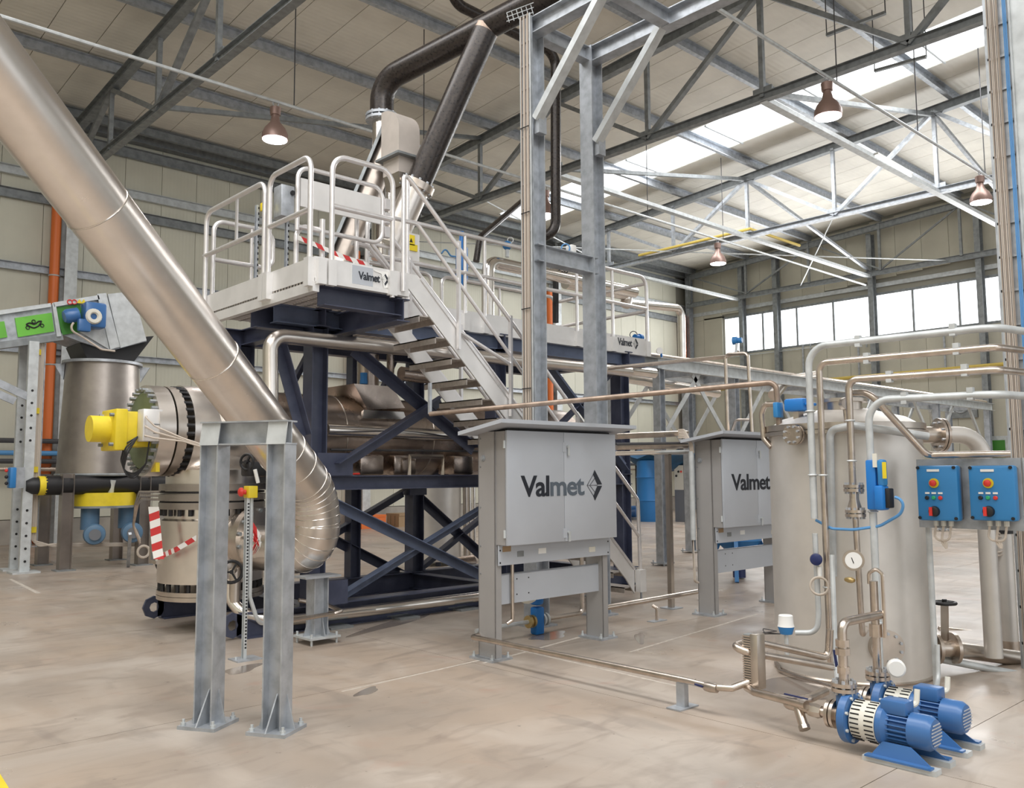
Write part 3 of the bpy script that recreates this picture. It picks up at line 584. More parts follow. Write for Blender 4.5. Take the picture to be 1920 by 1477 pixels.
# hood boxes on top
h0, h1 = P(655, 735, Y=9.1), P(745, 735, Y=9.1)
MB().poly([(h0.x, 9.0, 2.76), (h1.x-.15, 9.0, 2.76), (h1.x+.05, 9.0, 2.5), (h0.x+.2, 9.0, 2.45)], (0, .7, 0)).build('hood', 'drum_steel', dr)
MB().poly([P(682, 768, Y=8.95), P(757, 772, Y=8.95), P(762, 786, Y=8.95), P(680, 784, Y=8.95)], (0, .05, -.02)).build('hood_sheet', 'clad_bright', dr)
for px in (690, 732): MB().tube([P(px, 735, Y=9.4), P(px, 665, Y=9.4)], .14 if px < 700 else .05, 14).build('riser', 'drum_steel', dr)
MB().lathe(P(682, 720, Y=9.1), (0, 0, 1), [(0, .05), (.05, .05), (.05, .045), (.14, .045)], 12).build('sensor', 'blue', dr)
u0, u1 = P(768, 850, Y=8.75), P(830, 850, Y=8.75)
MB().tube([(u0.x, 8.75, 1.65), (u0.x, 8.75, 1.88), (u1.x, 8.75, 1.88), (u1.x, 8.75, 1.65)], .03, 4).build('stop_frame', 'steel', dr)
lp = one('clad_return_pipe', MB().tube([P(612, 806, Y=8.82), P(885, 818, Y=8.82), P(1000, 823, Y=8.82)], .075, 16), 'clad_bright', 'straight polished pipe along the front of the drum', 'pipe')
one('drum_drip_rail', MB().tube([P(620, 843, Y=8.62), P(900, 846, Y=8.62)], .014, 6), 'cable_dark', 'thin dark rail strung under the drum', 'rail')
for k, px in enumerate((688, 750, 860)):
    one('insulated_box', MB().bev(P(px, 860, Y=8.9).x-.12, P(px, 860, Y=8.9).x+.22, 8.85, 9.2, 1.65, 1.9, .03), 'drum_steel', ('insulated box under the drum near the column', 'insulated box under the drum beside the stop frame', 'insulated box under the drum next to the cabinet')[k], 'box', 'insulated boxes under the drum')
one('red_tool', MB().tube([P(775*.2+640-155, 889, Y=8.5), P(674, 888, Y=8.5)], .012, 6), 'red', 'small red tool lying on the frame beam', 'tool')
# yellow motor on the end cover
ym = thing('yellow_motor', 'yellow block motor bolted to the drum end cover', 'motor', (3.2, 9.5, 1.8)); my, mz = 9.36, 2.14
MB().bev(3.10, 3.38, my-.19, my+.19, mz-.18, mz+.18, .02).build('body', 'yellow', ym)
MB().bev(3.0, 3.12, my-.22, my+.22, mz-.22, mz+.2, .015).build('face_plate', 'yellow', ym)
MB().cyl((2.82, my+.02, mz), (3.02, my+.02, mz), .135, n=24).build('end_cap', 'yellow', ym)
for dy in (-.16, .16):
    for dz in (-.16, .14): MB().cyl((2.96, my+dy, mz+dz), (3.02, my+dy, mz+dz), .02, n=6).build('bolt', 'galv_dark', ym)
tb = MB().bev(3.22, 3.42, my-.36, my-.19, mz-.13, mz+.2, .012).build('terminal_box', 'alu_plate', ym, 'pale terminal box with three cable glands')
for k in range(3): MB().tube([(3.25, my-.37, mz+.12-.1*k), (3.2, my-.42, mz+.13-.1*k), (3.30, my-.46, mz+.02-.06*k), (3.55, my-.56, mz-.10-.015*k), (3.9, my-.65, mz-.22-.01*k)], .010, 6, .05).build('lead', 'cable', tb)
for dy in (-.24, .16): MB().poly([(3.40, my+dy, mz-.18), (3.40, my+dy+.1, mz-.2), (3.40, my+dy+.12, mz-.44), (3.40, my+dy-.02, mz-.44)], (.04, 0, 0)).build('lifting_lug', 'yellow', ym)
for k in range(4):
    q = .03*k; MB().tube([(3.22, my-.22, mz-.08), (3.10, my-.20-q, mz-.16-q), (3.08, my-.16-q, mz-.32-q), (3.12, my-.18-q, mz-.44-q*.6), (3.2, my-.25, mz-.46-q*.5), (3.28, my-.31, mz-.36), (3.3, my-.33, mz-.12)], .008, 6, .09).build('cable_loop', 'black', ym)
# vertical vessel below
vv = thing('vertical_vessel', 'flanged vertical steel vessel under the drum end', 'vessel', (4.17, 9.45, .42))
vx = 4.17; vy = 9.45
MB().lathe((vx, vy, .52), (0, 0, 1), [(0, .56), (.66, .56), (.68, .50), (.8, .50)], 40).build('lower_shell', 'clad', vv)
MB().lathe((vx, vy, 1.30), (0, 0, 1), [(0, .50), (.42, .50), (.46, .44)], 40).build('upper_shell', 'clad', vv)
for z in (1.30, 1.39, 1.50): MB().lathe((vx, vy, z), (0, 0, 1), [(0, .5), (0, .565), (.07, .565), (.07, .5)], 40).build('flange', 'hopper_steel', vv)
for z in (1.375, 1.48): MB().ring((vx, vy, z), (0, 0, 1), .545, .012, 40).build('gasket', 'black', vv)
for z in (.44, .49): MB().lathe((vx, vy, z-.1), (0, 0, 1), [(0, .4), (0, .56), (.045, .56), (.045, .4)], 40).build('bottom_flange', 'steel', vv)
MB().bolts((vx, vy, 1.28), (0, 0, 1), .53, 26, .022, .1).bolts((vx, vy, .47), (0, 0, 1), .53, 26, .022, .1).build('flange_bolts', 'black', vv)['kind'] = 'stuff'
b_ = V((vx, vy, 0))+V((-.55, -.85, 0)).normalized()*.56
MB().box(vx-.6, vx-.54, vy+.02, vy+.22, .72, 1.02).build('name_plate', 'steel', vv); MB().box(vx-.605, vx-.6, vy+.06, vy+.16, .76, .84).build('name_plate_mark', 'galv_dark', vv)
dd = (V((4.72, 7.9, 1.))-V((vx, vy, 1.))).normalized(); nz = V((vx, vy, .98))+dd*.5
MB().lathe(nz, dd, [(0, .30), (.12, .30), (.12, .34), (.2, .34), (.2, .26)], 30).build('side_flange', 'steel', vv)
MB().bolts(nz+dd*.2, dd, .30, 14, .024, .05).build('side_bolts', 'galv_dark', vv)['kind'] = 'stuff'
nz2 = V((vx, vy, .96))+V((.25, -.97, 0))*.55
tape([P(288, 950, X=3.45), P(295, 1030, X=3.45), P(298, 1048, X=3.45)], .11, label='red and white barrier tape hanging in front of the vessel', sw=V(RT)*1.0)
tape([P(292, 1047, X=3.5), P(330, 1030, Y=8.72), P(368, 1008, Y=8.7)], .055, label='red and white barrier tape stretched across the vessel')
for k in range(5): 
    j = random.uniform(-8, 8); tape([P(472+j, 975+6*k, Y=7.9), P(482-j, 1005+4*k, Y=7.85), P(468+k*3, 1040+j, Y=7.9)], .06, label='crumpled red and white tape bundled behind the galvanised post', sw=V((.4, .3, .8)))['group'] = 'crumpled tape strips'
# valves beside the vessel
def handwheel(mb, c, ax, R, r=.012):
    mb.ring(c, ax, R, r, 20, 6); d, a, b = basis(ax)
    for k in range(3):
        e = a*math.cos(k*2.094)+b*math.sin(k*2.094); mb.bar(V(c), V(c)+e*R, r*1.2, r*1.2, d)
    return mb.lathe(V(c)-d*.03, d, [(0, .02), (.06, .02)], 8)
hv = thing('hand_wheel_valve', 'black handwheel valve low on the vessel pipework', 'valve', P(436, 1120, Y=8.5))
handwheel(MB(), P(434, 1072, Y=8.3), (-.4, -.9, 0), .105, .016).build('handwheel', 'black', hv); MB().cyl(P(434, 1072, Y=8.3), P(440, 1068, Y=8.7), .03).build('stem', 'steel', hv)
MB().lathe(P(440, 1110, Y=8.7)+V((0, 0, -.1)), (0, 0, 1), [(0, .06), (.35, .06)], 12).build('body', 'steel', hv)
hv2 = thing('hand_wheel_valve', 'black handwheel valve up behind the galvanised stand', 'valve', P(470, 870, Y=8.6))
handwheel(MB(), P(463, 866, Y=8.6), (-.8, -.4, 0), .08, .014).build('handwheel', 'black', hv2); MB().bev(P(480, 862, Y=8.6).x-.1, P(480, 862, Y=8.6).x+.15, 8.55, 8.75, 1.65, 1.8, .02).build('body', 'black', hv2); MB().tube([P(478, 880, Y=8.5), P(484, 905, Y=8.5)], .02).build('sensor', 'white', hv2)
one('drain_pipe', MB().tube([P(434, 1085, Y=8.75), P(432, 1125, Y=8.75), P(455, 1150, Y=8.6), P(520, 1165, Y=8.45), P(700, 1143, Y=8.35), P(1000, 1105, Y=8.35)], .062, 14, .18), 'clad_bright', 'polished drain pipe along the front of the skid', 'pipe')
# upper clad pipe with elbow
one('clad_steam_pipe', MB().tube([P(507, 760, Y=8.32), P(507, 628, Y=8.32), P(1180, 697, Y=8.32), ], .08, 18, .16, 8), 'clad', 'polished clad pipe bending under the platform and running behind the stairs', 'pipe')
for px, py in ((530, 631), (545, 633), (760, 658)): pass
for k, (px, py) in enumerate(((1035, 680), (1230, 694))): 
    if k: one('clad_pipe_end', MB().tube([P(1020, 672, Y=8.75), P(1226, 700, Y=8.75)], .085, 16), 'clad_bright', 'polished pipe end under the far end of the walkway', 'pipe')
one('clad_lower_pipe', MB().tube([P(1160, 706, Y=10.6), P(1345, 737, Y=10.6)], .10, 16), 'clad_bright', 'polished pipe end poking out below the pipe bridge', 'pipe')
one('cut_pipe_stub', MB().tube([P(752, 700, Y=9.0), P(812, 708, Y=9.0)], .09, 16), 'drum_steel', 'short open pipe stub behind the stair treads', 'pipe')
# ---- flue ducts
A0 = P(715, 345, Y=9.8); A1 = P(715, 168, Y=9.8); B1 = P(985, 22, Y=7.55); B2 = B1+(B1-A1).normalized()*3.5; A1 = V((A0.x, A0.y, A1.z))
du = thing('flue_duct', 'black flue duct rising from the machine to the roof', 'duct', A0)
MB().tube([(A0.x, A0.y, P(715, 215, Y=9.8).z), A1+V((0, 0, .12)), B2], .165, 20, .34, 8).build('duct', 'black_pipe', du)
zf = P(715, 220, Y=9.8).z
for k in (0, .05): MB().lathe((A0.x, A0.y, zf-.06+k*1.2), (0, 0, 1), [(0, .16), (0, .225), (.035, .225), (.035, .16)], 24).build('flange', 'galv', du)
MB().bolts((A0.x, A0.y, zf-.01), (0, 0, 1), .2, 12, .016, .12).build('flange_bolts', 'galv', du)['kind'] = 'stuff'
MB().cyl((A0.x, A0.y, 4.6), (A0.x, A0.y, zf-.06), .13, n=20).build('lower_pipe', 'clad_bright', du)
dv = (B1-A1).normalized(); best = min((abs(proj(A1+dv*t*.02)[0]-912), t) for t in range(300)); J = A1+dv*best[1]*.02+V((0, 0, .05))
K0 = P(784, 345, Y=8.75)
br = thing('branch_duct', 'straight black branch duct slanting up into the flue duct', 'duct', K0)
kd = (J-K0).normalized(); MB().cyl(K0, J, .165, n=20).build('duct', 'black_pipe', br)
MB().lathe(K0-kd*.08, kd, [(0, .17), (0, .225), (.09, .225), (.09, .17)], 22).build('flange', 'steel_tube', br)
MB().bolts(K0-kd*.03, kd, .205, 12, .016, .13).build('flange_bolts', 'galv', br)['kind'] = 'stuff'
MB().cyl(K0-kd*.08, K0-kd*.85, .175, n=22).build('inlet_pipe', 'clad', br)
MB().lathe(K0+kd*(J-K0).length*.985, kd, [(-.02, .166), (.05, .170)], 20).build('weld_collar', 'pipe_brown', br)
one('vent_pipe', MB().tube([P(846, -20, Y=9.8), P(856, 8, Y=9.8), P(1042, 100, Y=9.8), P(1042, 447, Y=9.8), P(1008, 443, Y=10.0)], .085, 16, .25, 8), 'black_pipe', 'slim black vent pipe hanging behind the tower', 'pipe')
one('vent_elbow_pipe', MB().tube([P(1000, 360, Y=10.3), P(900, 445, Y=9.7), P(893, 490, Y=9.7)], .05, 12, .15), 'black_pipe', 'thin dark pipe bending down behind the walkway rail', 'pipe')
# rectangular hood and screw tube
hd = thing('feed_hood', 'pale rounded metal hood on top of the machine', 'hood', P(752, 340, Y=9.0))
def quadbox(name, px0, px1, py0, py1, Y, dep, m, par): 
    a, b = P(px0, py1, Y=Y), P(px1, py0, Y=Y); return MB().box(a.x, b.x, Y, Y+dep, a.z, b.z).build(name, m, par)
HY = 8.88; hx0, hx1 = P(748, 260, Y=HY).x, P(787, 260, Y=HY).x; z0, z1 = P(760, 288, Y=HY).z, P(760, 241, Y=HY).z
arcp = [(hx0, HY+.40*(1-math.cos(i*R90/8)), z1+.31*math.sin(i*R90/8)) for i in range(9)]
MB().poly([(hx0, HY, z0)]+arcp+[(hx0, HY+.40, z0)], (hx1-hx0, 0, 0)).build('box', 'hood_steel', hd)
MB().box(hx0-.05, hx1+.05, HY-.05, HY+.46, z0-.03, z0).build('collar', 'galv_dark', hd)
MB().box(hx0+.02, hx1-.02, HY+.03, HY+.38, z0-.24, z0-.03).build('lower_box', 'hood_steel', hd)
MB().poly([(hx0+.02, HY+.03, z0-.24), (hx1-.02, HY+.03, z0-.24), (hx1-.1, HY+.03, z0-.42), (hx0+.06, HY+.03, z0-.42)], (0, .34, 0)).build('outlet', 'steel', hd)
MB().box(hx0+.08, hx1-.12, HY+.06, HY+.3, DK+.0, z0-.42).build('leg', 'steel', hd)
sa, sb = P(640, 490, Y=9.65), P(739, 252, Y=9.5)
sc = thing('screw_conveyor', 'inclined steel screw conveyor tube behind the platform', 'conveyor', sa)
MB().cyl(sa, sb, .15, n=22).build('tube', 'screw_steel', sc); q = (sb-sa).normalized(); s2 = q.cross(V((0, -1, 0))).normalized()
pv = (UP-RT); pv = (pv-q*pv.dot(q)).normalized(); MB().bar(sa+pv*.165, sb+q*.12+pv*.165, .30, .04, pv).build('lid', 'galv_dark', sc)
MB().cyl(sa-q*.15, sa, .2, n=22).build('end_flange', 'steel', sc)
bx = thing('pressure_box', 'upright steel box with yellow warning labels on the walkway', 'box', P(770, 520, Y=8.9)); a, b = P(757, 530, Y=8.75), P(787, 440, Y=8.75)
MB().bev(a.x, b.x, 8.75, 8.98, DK+.0, b.z, .01).build('body', 'alu_plate', bx)
a, b = P(763, 458, Y=8.745), P(777, 442, Y=8.745); MB().box(a.x, b.x, 8.735, 8.749, a.z, b.z).build('warning_label', 'yellow', bx)
c_ = (a+b)/2; MB().poly([(c_.x-.025, 8.734, c_.z-.03), (c_.x+.025, 8.734, c_.z-.03), (c_.x, 8.734, c_.z+.025)], (0, -.001, 0)).build('warning_triangle', 'black', bx)
a, b = P(763, 468, Y=8.745), P(782, 460, Y=8.745); MB().box(a.x, b.x, 8.735, 8.749, a.z, b.z).build('warning_strip', 'yellow', bx)
# junction box and perforated posts at the platform
jb = thing('junction_box', 'grey junction box on a perforated post behind the platform rail', 'box', P(540, 560, Y=9.85)); a, b = P(527, 403, Y=9.3), P(553, 350, Y=9.3)
MB().bev(a.x, b.x, 9.3, 9.5, a.z, b.z, .01).build('box', 'galv', jb); MB().lathe(P(548, 362, Y=9.3), (0, -1, 0), [(0, .03), (.02, .03)], 12).build('switch', 'black', jb)
def perf_post(par, px, py0, py1, Y, w=.04):
    a, b = P(px, py0, Y=Y), P(px, py1, Y=Y); o = MB().chan((a.x, Y, b.z), (a.x, Y, a.z), w, .03, (0, 1, 0), .004).build('perforated_post', 'galv', par)
    n = int((a.z-b.z)/.07); h = MB()
    for i in range(n): h.box(a.x-.008, a.x+.008, Y-w/2-.002, Y-w/2, b.z+.04+i*.07, b.z+.07+i*.07)
    h.build('slots', 'black', o)['kind'] = 'stuff'
perf_post(jb, 540, 405, 560, 9.4)
es = thing('platform_stop_post', 'perforated post with a small yellow switch beside the platform rail', 'post', P(485, 540, Y=9.6)); perf_post(es, 484, 385, 560, 9.6); a = P(493, 390, Y=9.58); MB().bev(a.x-.04, a.x+.05, 9.5, 9.58, a.z-.05, a.z+.05, .008).build('switch', 'yellow', es)
# clad pipes, valves and instruments on the walkway
one('deck_clad_pipe', MB().tube([P(915, 600, Y=9.9), P(915, 490, Y=9.9), P(1190, 548, Y=9.9)], .10, 18, .18, 8), 'clad_bright', 'polished clad pipe with a tight elbow on the walkway', 'pipe')
one('deck_end_pipe', MB().tube([P(1060, 530, Y=10.3), P(1180, 553, Y=10.3), P(1172, 572, Y=10.3)], .11, 18, .1), 'clad', 'polished pipe ending in an elbow over the walkway end', 'pipe')
one('deck_pipe_post', MB().bar(P(1120, 545, Y=10.3), (P(1120, 545, Y=10.3).x, 10.3, DK), .05, .05, (1, 0, 0)), 'galv', 'short post carrying the polished pipe at the walkway end', 'post')
one('deck_long_pipe', MB().tube([P(1170, 568, Y=11.0), P(1277, 578, Y=11.0), P(1279, 688, Y=11.0)], .085, 16, .18), 'clad_bright', 'polished pipe running past the walkway and down to the pipe bridge', 'pipe')
vs_ = thing('round_manhole', 'round flanged manhole neck standing on the walkway', 'vessel', P(915, 600, Y=9.4)); q = P(917, 588, Y=9.4)
MB().lathe((q.x, 9.4, DK-.1), (0, 0, 1), [(0, .3), (.25, .3), (.25, .36), (.31, .36), (.31, .2)], 28).build('neck', 'steel', vs_); MB().bolts((q.x, 9.4, DK+.18), (0, 0, 1), .335, 16, .018, .1).build('bolts', 'galv_dark', vs_)['kind'] = 'stuff'
for k, (px, py, Y) in enumerate(((1010, 505, 10.0), (1057, 505, 10.0))):
    t = thing('gate_valve', ('black handwheel valve on the walkway between the tower columns', 'black handwheel valve next to the tower cross beam')[k], 'valve', P(px, py+15, Y=Y)); handwheel(MB(), P(px, py, Y=Y-.15), (-.5, -.8, 0), .075, .012).build('handwheel', 'black', t); MB().lathe(P(px-14, py+3, Y=Y), (1, 0, 0), [(0, .10), (.04, .10), (.04, .06), (.2, .06), (.2, .1), (.24, .1)], 14).build('body', 'steel', t)
one('black_stand_pipe', MB().bar(P(1042, 470, Y=10.2), P(1042, 605, Y=10.2), .07, .07), 'black', 'black upright behind the walkway rail', 'post')
t = thing('blue_actuator', 'tall blue cylinder actuator on the walkway', 'actuator', P(866, 540, Y=9.6)); MB().lathe(P(866, 535, Y=9.6), (0, 0, 1), [(0, .05), (.1, .09), (.55, .09), (.6, .05), (.8, .03)], 14).build('body', 'blue_valve', t); MB().tube([P(828, 475, Y=9.6), P(835, 465, Y=9.6), P(845, 480, Y=9.6), P(862, 482, Y=9.6)], .012, 6, .05).build('hose', 'cable_blue', t)
t = thing('blue_transmitter', 'small blue transmitter clipped to the upper walkway rail', 'sensor', P(951, 470, Y=9.8)); MB().sphere(P(951, 460, Y=9.8), .075).build('head', 'blue', t); MB().cyl(P(951, 466, Y=9.8), P(951, 482, Y=9.8), .03).build('stem', 'galv_pale', t); MB().ring(P(957, 450, Y=9.8), (-.7, -.7, 0), .045, .008, 14).build('cable_loop', 'white', t)
t = thing('camera_sensor', 'white and blue sensor standing on the tower cross beam', 'sensor', P(1068, 470, Y=6.95)); q = P(1066, 470, Y=6.95); MB().bev(q.x, q.x+.09, 6.9, 7.0, 4.255, 4.36, .015).build('head', 'white', t); MB().ring((q.x-.05, 6.95, 4.31), (-.7, -.7, 0), .05, .008, 14).build('cable_loop', 'cable_blue', t)
t = thing('end_transmitter', 'blue and white transmitter at the end of the walkway toe board', 'sensor', P(1200, 634, Y=8.6)); MB().lathe(P(1190, 632, Y=8.6), (1, 0, 0), [(0, .05), (.1, .05), (.1, .065), (.16, .065)], 12).build('head', 'blue_valve', t); MB().ring(P(1188, 628, Y=8.6), (-.6, -.8, 0), .06, .007, 14).build('cable_loop', 'cable_dark', t)
t = thing('pressure_gauge', 'round gauge with blue holder above the pipe bridge end', 'gauge', P(1238, 668, Y=9.85)); MB().lathe(P(1236, 658, Y=9.85), (-.6, -.8, 0), [(0, .06), (.04, .06)], 16).build('dial', 'alu_plate', t); MB().tube([P(1239, 658, Y=9.87), P(1241, 672, Y=9.87)], .02).build('holder', 'blue_valve', t)
# ================================================================ LEANING SILVER PIPE, STANDS
p0 = DP(0, 150, 5.46); E1 = DP(575, 905, 8.75); dd = (E1-p0).normalized()
K1 = DP(594, 930, 8.82); dd = (K1-p0).normalized(); K = V((K1.x+.02, K1.y+.02, .885)); ST = p0-dd*2.2; VN = V((4.17, 9.45, .90)); VN = VN+(K-VN).normalized()*.70
RP = .235
pts = fillet([ST, K1, K, VN], .6, 6)
sp = thing('silver_pipe', 'wide polished clad pipe leaning down to an elbow by the vessel', 'pipe', (K.x, K.y, .66))
L0 = (K1-ST).length+.55
MB().tube(pts, RP, 40).build('cladding', 'clad', sp)
for t in (L0-4.22, L0-2.62):
    MB().ring(ST+dd*t, dd, RP+.001, .006, 40, 6).build('lap_seam', 'clad_bright', sp)
for i in range(1, len(pts)-1):
    MB().ring(pts[i], (pts[i+1]-pts[i-1]), RP+.001, .004, 40, 6).build('elbow_seam', 'clad_bright', sp)
for t in (.25, .5): MB().ring(pts[1]-dd*t, dd, RP+.001, .004, 40, 6).build('elbow_seam', 'clad_bright', sp)
# galvanised stand in the foreground
a31 = math.radians(31); U_ = V((math.cos(a31), math.sin(a31), 0)); V_ = V((math.sin(a31), -math.cos(a31), 0))
PL, PR = V((2.55, 5.76, 0)), V((2.815, 5.32, 0))
sd = thing('pipe_stand', 'galvanised twin post stand with bolted foot plates', 'stand', (PL+PR)/2)
def foot(par, c, w, t, bolts=True, m='galv'):
    q = [c+U_*a*w+V_*b*w for a, b in ((-.5, -.5), (.5, -.5), (.5, .5), (-.5, .5))]; o = MB().poly(q, (0, 0, t)).build('foot_plate', m, par)
    for a, b in ((-.4, -.4), (.4, -.4), (.4, .4), (-.4, .4)):
        p = c+U_*a*w+V_*b*w; MB().lathe(p+V((0, 0, t)), (0, 0, 1), [(0, .018), (.018, .018), (.018, .010), (.04, .010)], 6).build('anchor_bolt', 'galv_pale', o)
for c in (PL, PR):
    MB().ibeam(c+V((0, 0, .02)), c+V((0, 0, 1.86)), .14, .14, V_, .010).build('post', 'galv', sd); foot(sd, c, .28, .022)
    for s in (-1, 1):
        b = c+V_*s*.07; MB().poly([b+V((0, 0, .02)), b+V_*s*.06+V((0, 0, .02)), b+V((0, 0, .24))], U_*.01).build('gusset', 'galv', sd)
        b = c+U_*s*.005; MB().poly([b+V((0, 0, .02)), b+U_*s*.14+V((0, 0, .02)), b+V((0, 0, .24))], V_*.01).build('gusset', 'galv', sd)
e0, e1 = PL-V_*.075, PR+V_*.075
MB().ibeam(e0+V((0, 0, 1.94)), e1+V((0, 0, 1.94)), .16, .14, (0, 0, 1), .010).build('cross_head', 'galv', sd)
for c in (PL, PR):
    b = c-U_*.072; MB().poly([b-V_*.072+V((0, 0, 1.86)), b+V_*.072+V((0, 0, 1.86)), b+V_*.072+U_*.03+V((0, 0, 2.02)), b-V_*.072+U_*.03+V((0, 0, 2.02))], -U_*.006).build('end_plate', 'galv_pale', sd)
# elbow support
ec = P(594, 1204, Z=0); es_ = thing('elbow_support', 'short galvanised post under the silver pipe elbow', 'stand', ec)
MB().ibeam(ec+V((0, 0, .07)), ec+V((0, 0, .64)), .16, .16, (1, 0, 0)).build('post', 'galv', es_); MB().box(ec.x-.2, ec.x+.2, ec.y-.12, ec.y+.12, .64, .66).build('top_plate', 'galv', es_)
MB().box(ec.x-.17, ec.x+.17, ec.y-.17, ec.y+.17, .055, .075).build('foot_plate', 'galv_pale', es_)
for a in (-1, 1):
    for b in (-1, 1): MB().cyl(ec+V((a*.14, b*.14, 0)), ec+V((a*.14, b*.14, .11)), .012, n=8).build('levelling_bolt', 'galv_pale', es_)
    MB().poly([ec+V((a*.08, 0, .075)), ec+V((a*.15, 0, .075)), ec+V((a*.08, 0, .28))], (0, .01, 0)).build('gusset', 'galv', es_); MB().poly([ec+V((0, a*.08, .075)), ec+V((0, a*.15, .075)), ec+V((0, a*.08, .28))], (.01, 0, 0)).build('gusset', 'galv', es_)
# emergency stop post
ep = P(460, 1236, Z=0); et = P(460, 912, Y=ep.y)
st2 = thing('emergency_stop_post', 'slotted steel post with a red emergency stop on a yellow box', 'post', (ep.x, ep.y, 0)); zt = 1.47
MB().chan((ep.x, ep.y, .01), (ep.x, ep.y, zt), .045, .03, (0, 1, 0), .004).build('slotted_post', 'galv_pale', st2)
h = MB()
for i in range(44): h.box(ep.x-.02, ep.x-.004, ep.y-.0245, ep.y-.0225, .1+i*.03, .115+i*.03)
h.build('slots', 'black', st2)['kind'] = 'stuff'
MB().box(ep.x-.12, ep.x+.12, ep.y-.1, ep.y+.1, 0, .012).build('foot_plate', 'galv', st2); MB().cyl((ep.x-.09, ep.y, .01), (ep.x-.09, ep.y, .035), .012, n=6).build('anchor_bolt', 'galv_pale', st2)
MB().bev(ep.x-.03, ep.x+.06, ep.y-.06, ep.y+.05, zt-.02, zt+.09, .008).build('switch_box', 'yellow', st2); MB().lathe((ep.x-.03, ep.y, zt+.035), (-1, .25, 0), [(0, .022), (.02, .022), (.03, .042), (.055, .04), (.07, .02)], 18).build('stop_button', 'red', st2)
MB().tube([(ep.x+.03, ep.y+.01, zt-.02), (ep.x+.035, ep.y+.01, .55), (ep.x+.12, ep.y, .3), (ep.x+.35, ep.y+.15, .28)], .02, 8, .12).build('cable_conduit', 'galv_pale', st2)
one('cable_conduit', MB().tube([P(535, 1165, Y=7.6), P(625, 1150, Y=7.7), P(640, 1145, Y=7.8), P(612, 1133, Y=8.2), P(560, 1125, Y=8.25)], .022, 8, .05), 'steel_tube', 'bent cable conduit in front of the elbow support', 'conduit')
# ================================================================ CABINETS
cb1 = thing('instrument_cabinet', 'grey cabinet with brand lettering on tall legs beside the staircase foot', 'cabinet', (6.0, 6.0, 0), 'lettered grey cabinets')
XA, XZ = 5.235, 6.755
for x, s in ((XA, 1), (XZ-.075, 1)):
    MB().box(x, x+.008, 5.9, 6.13, .02, 2.04).box(x, x+.075, 5.9, 5.91, .02, 2.04).box(x, x+.075, 6.12, 6.13, .02, 2.04).build('leg', 'cab_shaded', cb1)
    MB().box(x-.08, x+.17, 5.86, 6.17, 0, .02).build('foot_plate', 'galv', cb1)
    for dx, dy in ((-.05, 5.89), (.14, 5.89), (-.05, 6.14), (.14, 6.14)): MB().lathe((x+dx, dy, .02), (0, 0, 1), [(0, .016), (.02, .016), (.02, .009), (.045, .009)], 6).build('anchor_bolt', 'galv_pale', cb1)
body = MB().box(5.25, 6.74, 5.78, 6.10, 1.02, 2.04).build('body', 'cab_shaded', cb1)
for x0, x1, s in ((5.252, 5.985, -1), (5.989, 6.738, 1)):
    d = MB().bev(x0, x1, 5.752, 5.778, 1.018, 2.046, .004).build('door', 'cab', cb1)
    hx = 6.02 if s > 0 else 5.975
    if s < 0:
        for z in (1.12, 1.92): MB().cyl((5.248, 5.785, z-.035), (5.248, 5.785, z+.035), .012, n=8).build('hinge', 'galv_pale', d)
        for z in (1.09, 1.90): MB().box(5.965, 6.01, 5.747, 5.753, z-.04, z+.05).build('latch_plate', 'cab', d)
    else:
        for z in (1.07, 1.88):
            MB().lathe((6.03, 5.752, z+.03), (0, -1, 0), [(0, .014), (.02, .014)], 10).box(6.02, 6.044, 5.728, 5.736, z-.055, z+.04).build('door_handle', 'galv_pale', d)
lid = MB(); za, zb = 2.135, 2.045
lid.add([(5.05, 5.6, za-.035), (6.89, 5.6, za-.035), (6.89, 6.2, zb-.035), (5.05, 6.2, zb-.035), (5.05, 5.6, za), (6.89, 5.6, za), (6.89, 6.2, zb), (5.05, 6.2, zb)], [(0, 3, 2, 1), (4, 5, 6, 7), (0, 1, 5, 4), (1, 2, 6, 5), (2, 3, 7, 6), (3, 0, 4, 7)]).build('rain_lid', 'cab', cb1)
MB().box(5.30, 6.70, 5.80, 6.08, 2.04, 2.062).build('lid_gap_shade', 'black', cb1)  # black block painting the shade in the gap under the lid
MB().box(5.25, 6.755, 5.872, 5.88, .835, 1.015).build('gland_rail', 'cab', cb1)
for x, z in ((5.27, .86), (5.27, .97), (6.735, .86), (6.735, .97)): MB().cyl((x, 5.868, z), (x, 5.872, z), .008, n=8).build('rivet', 'black', cb1)
for x, z, w, m in ((5.30, .955, .10, 'wood'), (5.75, .91, .10, 'white'), (6.45, .88, .09, 'offwhite'), (5.48, .90, .08, 'galv_dark')): MB().box(x, x+w, 5.868, 5.872, z, z+.05).build('tag_plate', m, cb1)
MB().box(5.33, 6.70, 5.955, 5.965, .475, .745).box(5.33, 6.70, 5.955, 6.0, .735, .745).build('kick_plate', 'cab', cb1)
for x in (5.55, 5.7):
    for z in (.55, .69): MB().cyl((x, 5.952, z), (x, 5.956, z), .007, n=6).build('rivet', 'black', cb1)
for z in (1.0, 1.35, 1.72, 1.98, .75): MB().cyl((5.231, 6.10, z), (5.236, 6.10, z), .009, n=8).build('rivet', 'galv_dark', cb1)
MB().lathe((5.236, 6.06, 1.80), (-1, 0, 0), [(0, .03), (.008, .03), (.008, .02), (.02, .018)], 14).build('cable_gland', 'galv', cb1)
one('drain_tube', MB().tube([(5.47, 5.93, 1.0), (5.47, 5.93, .33), (5.42, 5.95, .30)], .017, 10, .02), 'steel_tube', 'slim drain tube hanging inside the front cabinet leg', 'pipe')
tm = MB(); sz = .265; lx = P(978, 930, Y=5.75).x; lzz = P(990, 930, Y=5.75).z; x1 = P(1096, 925, Y=5.75).x
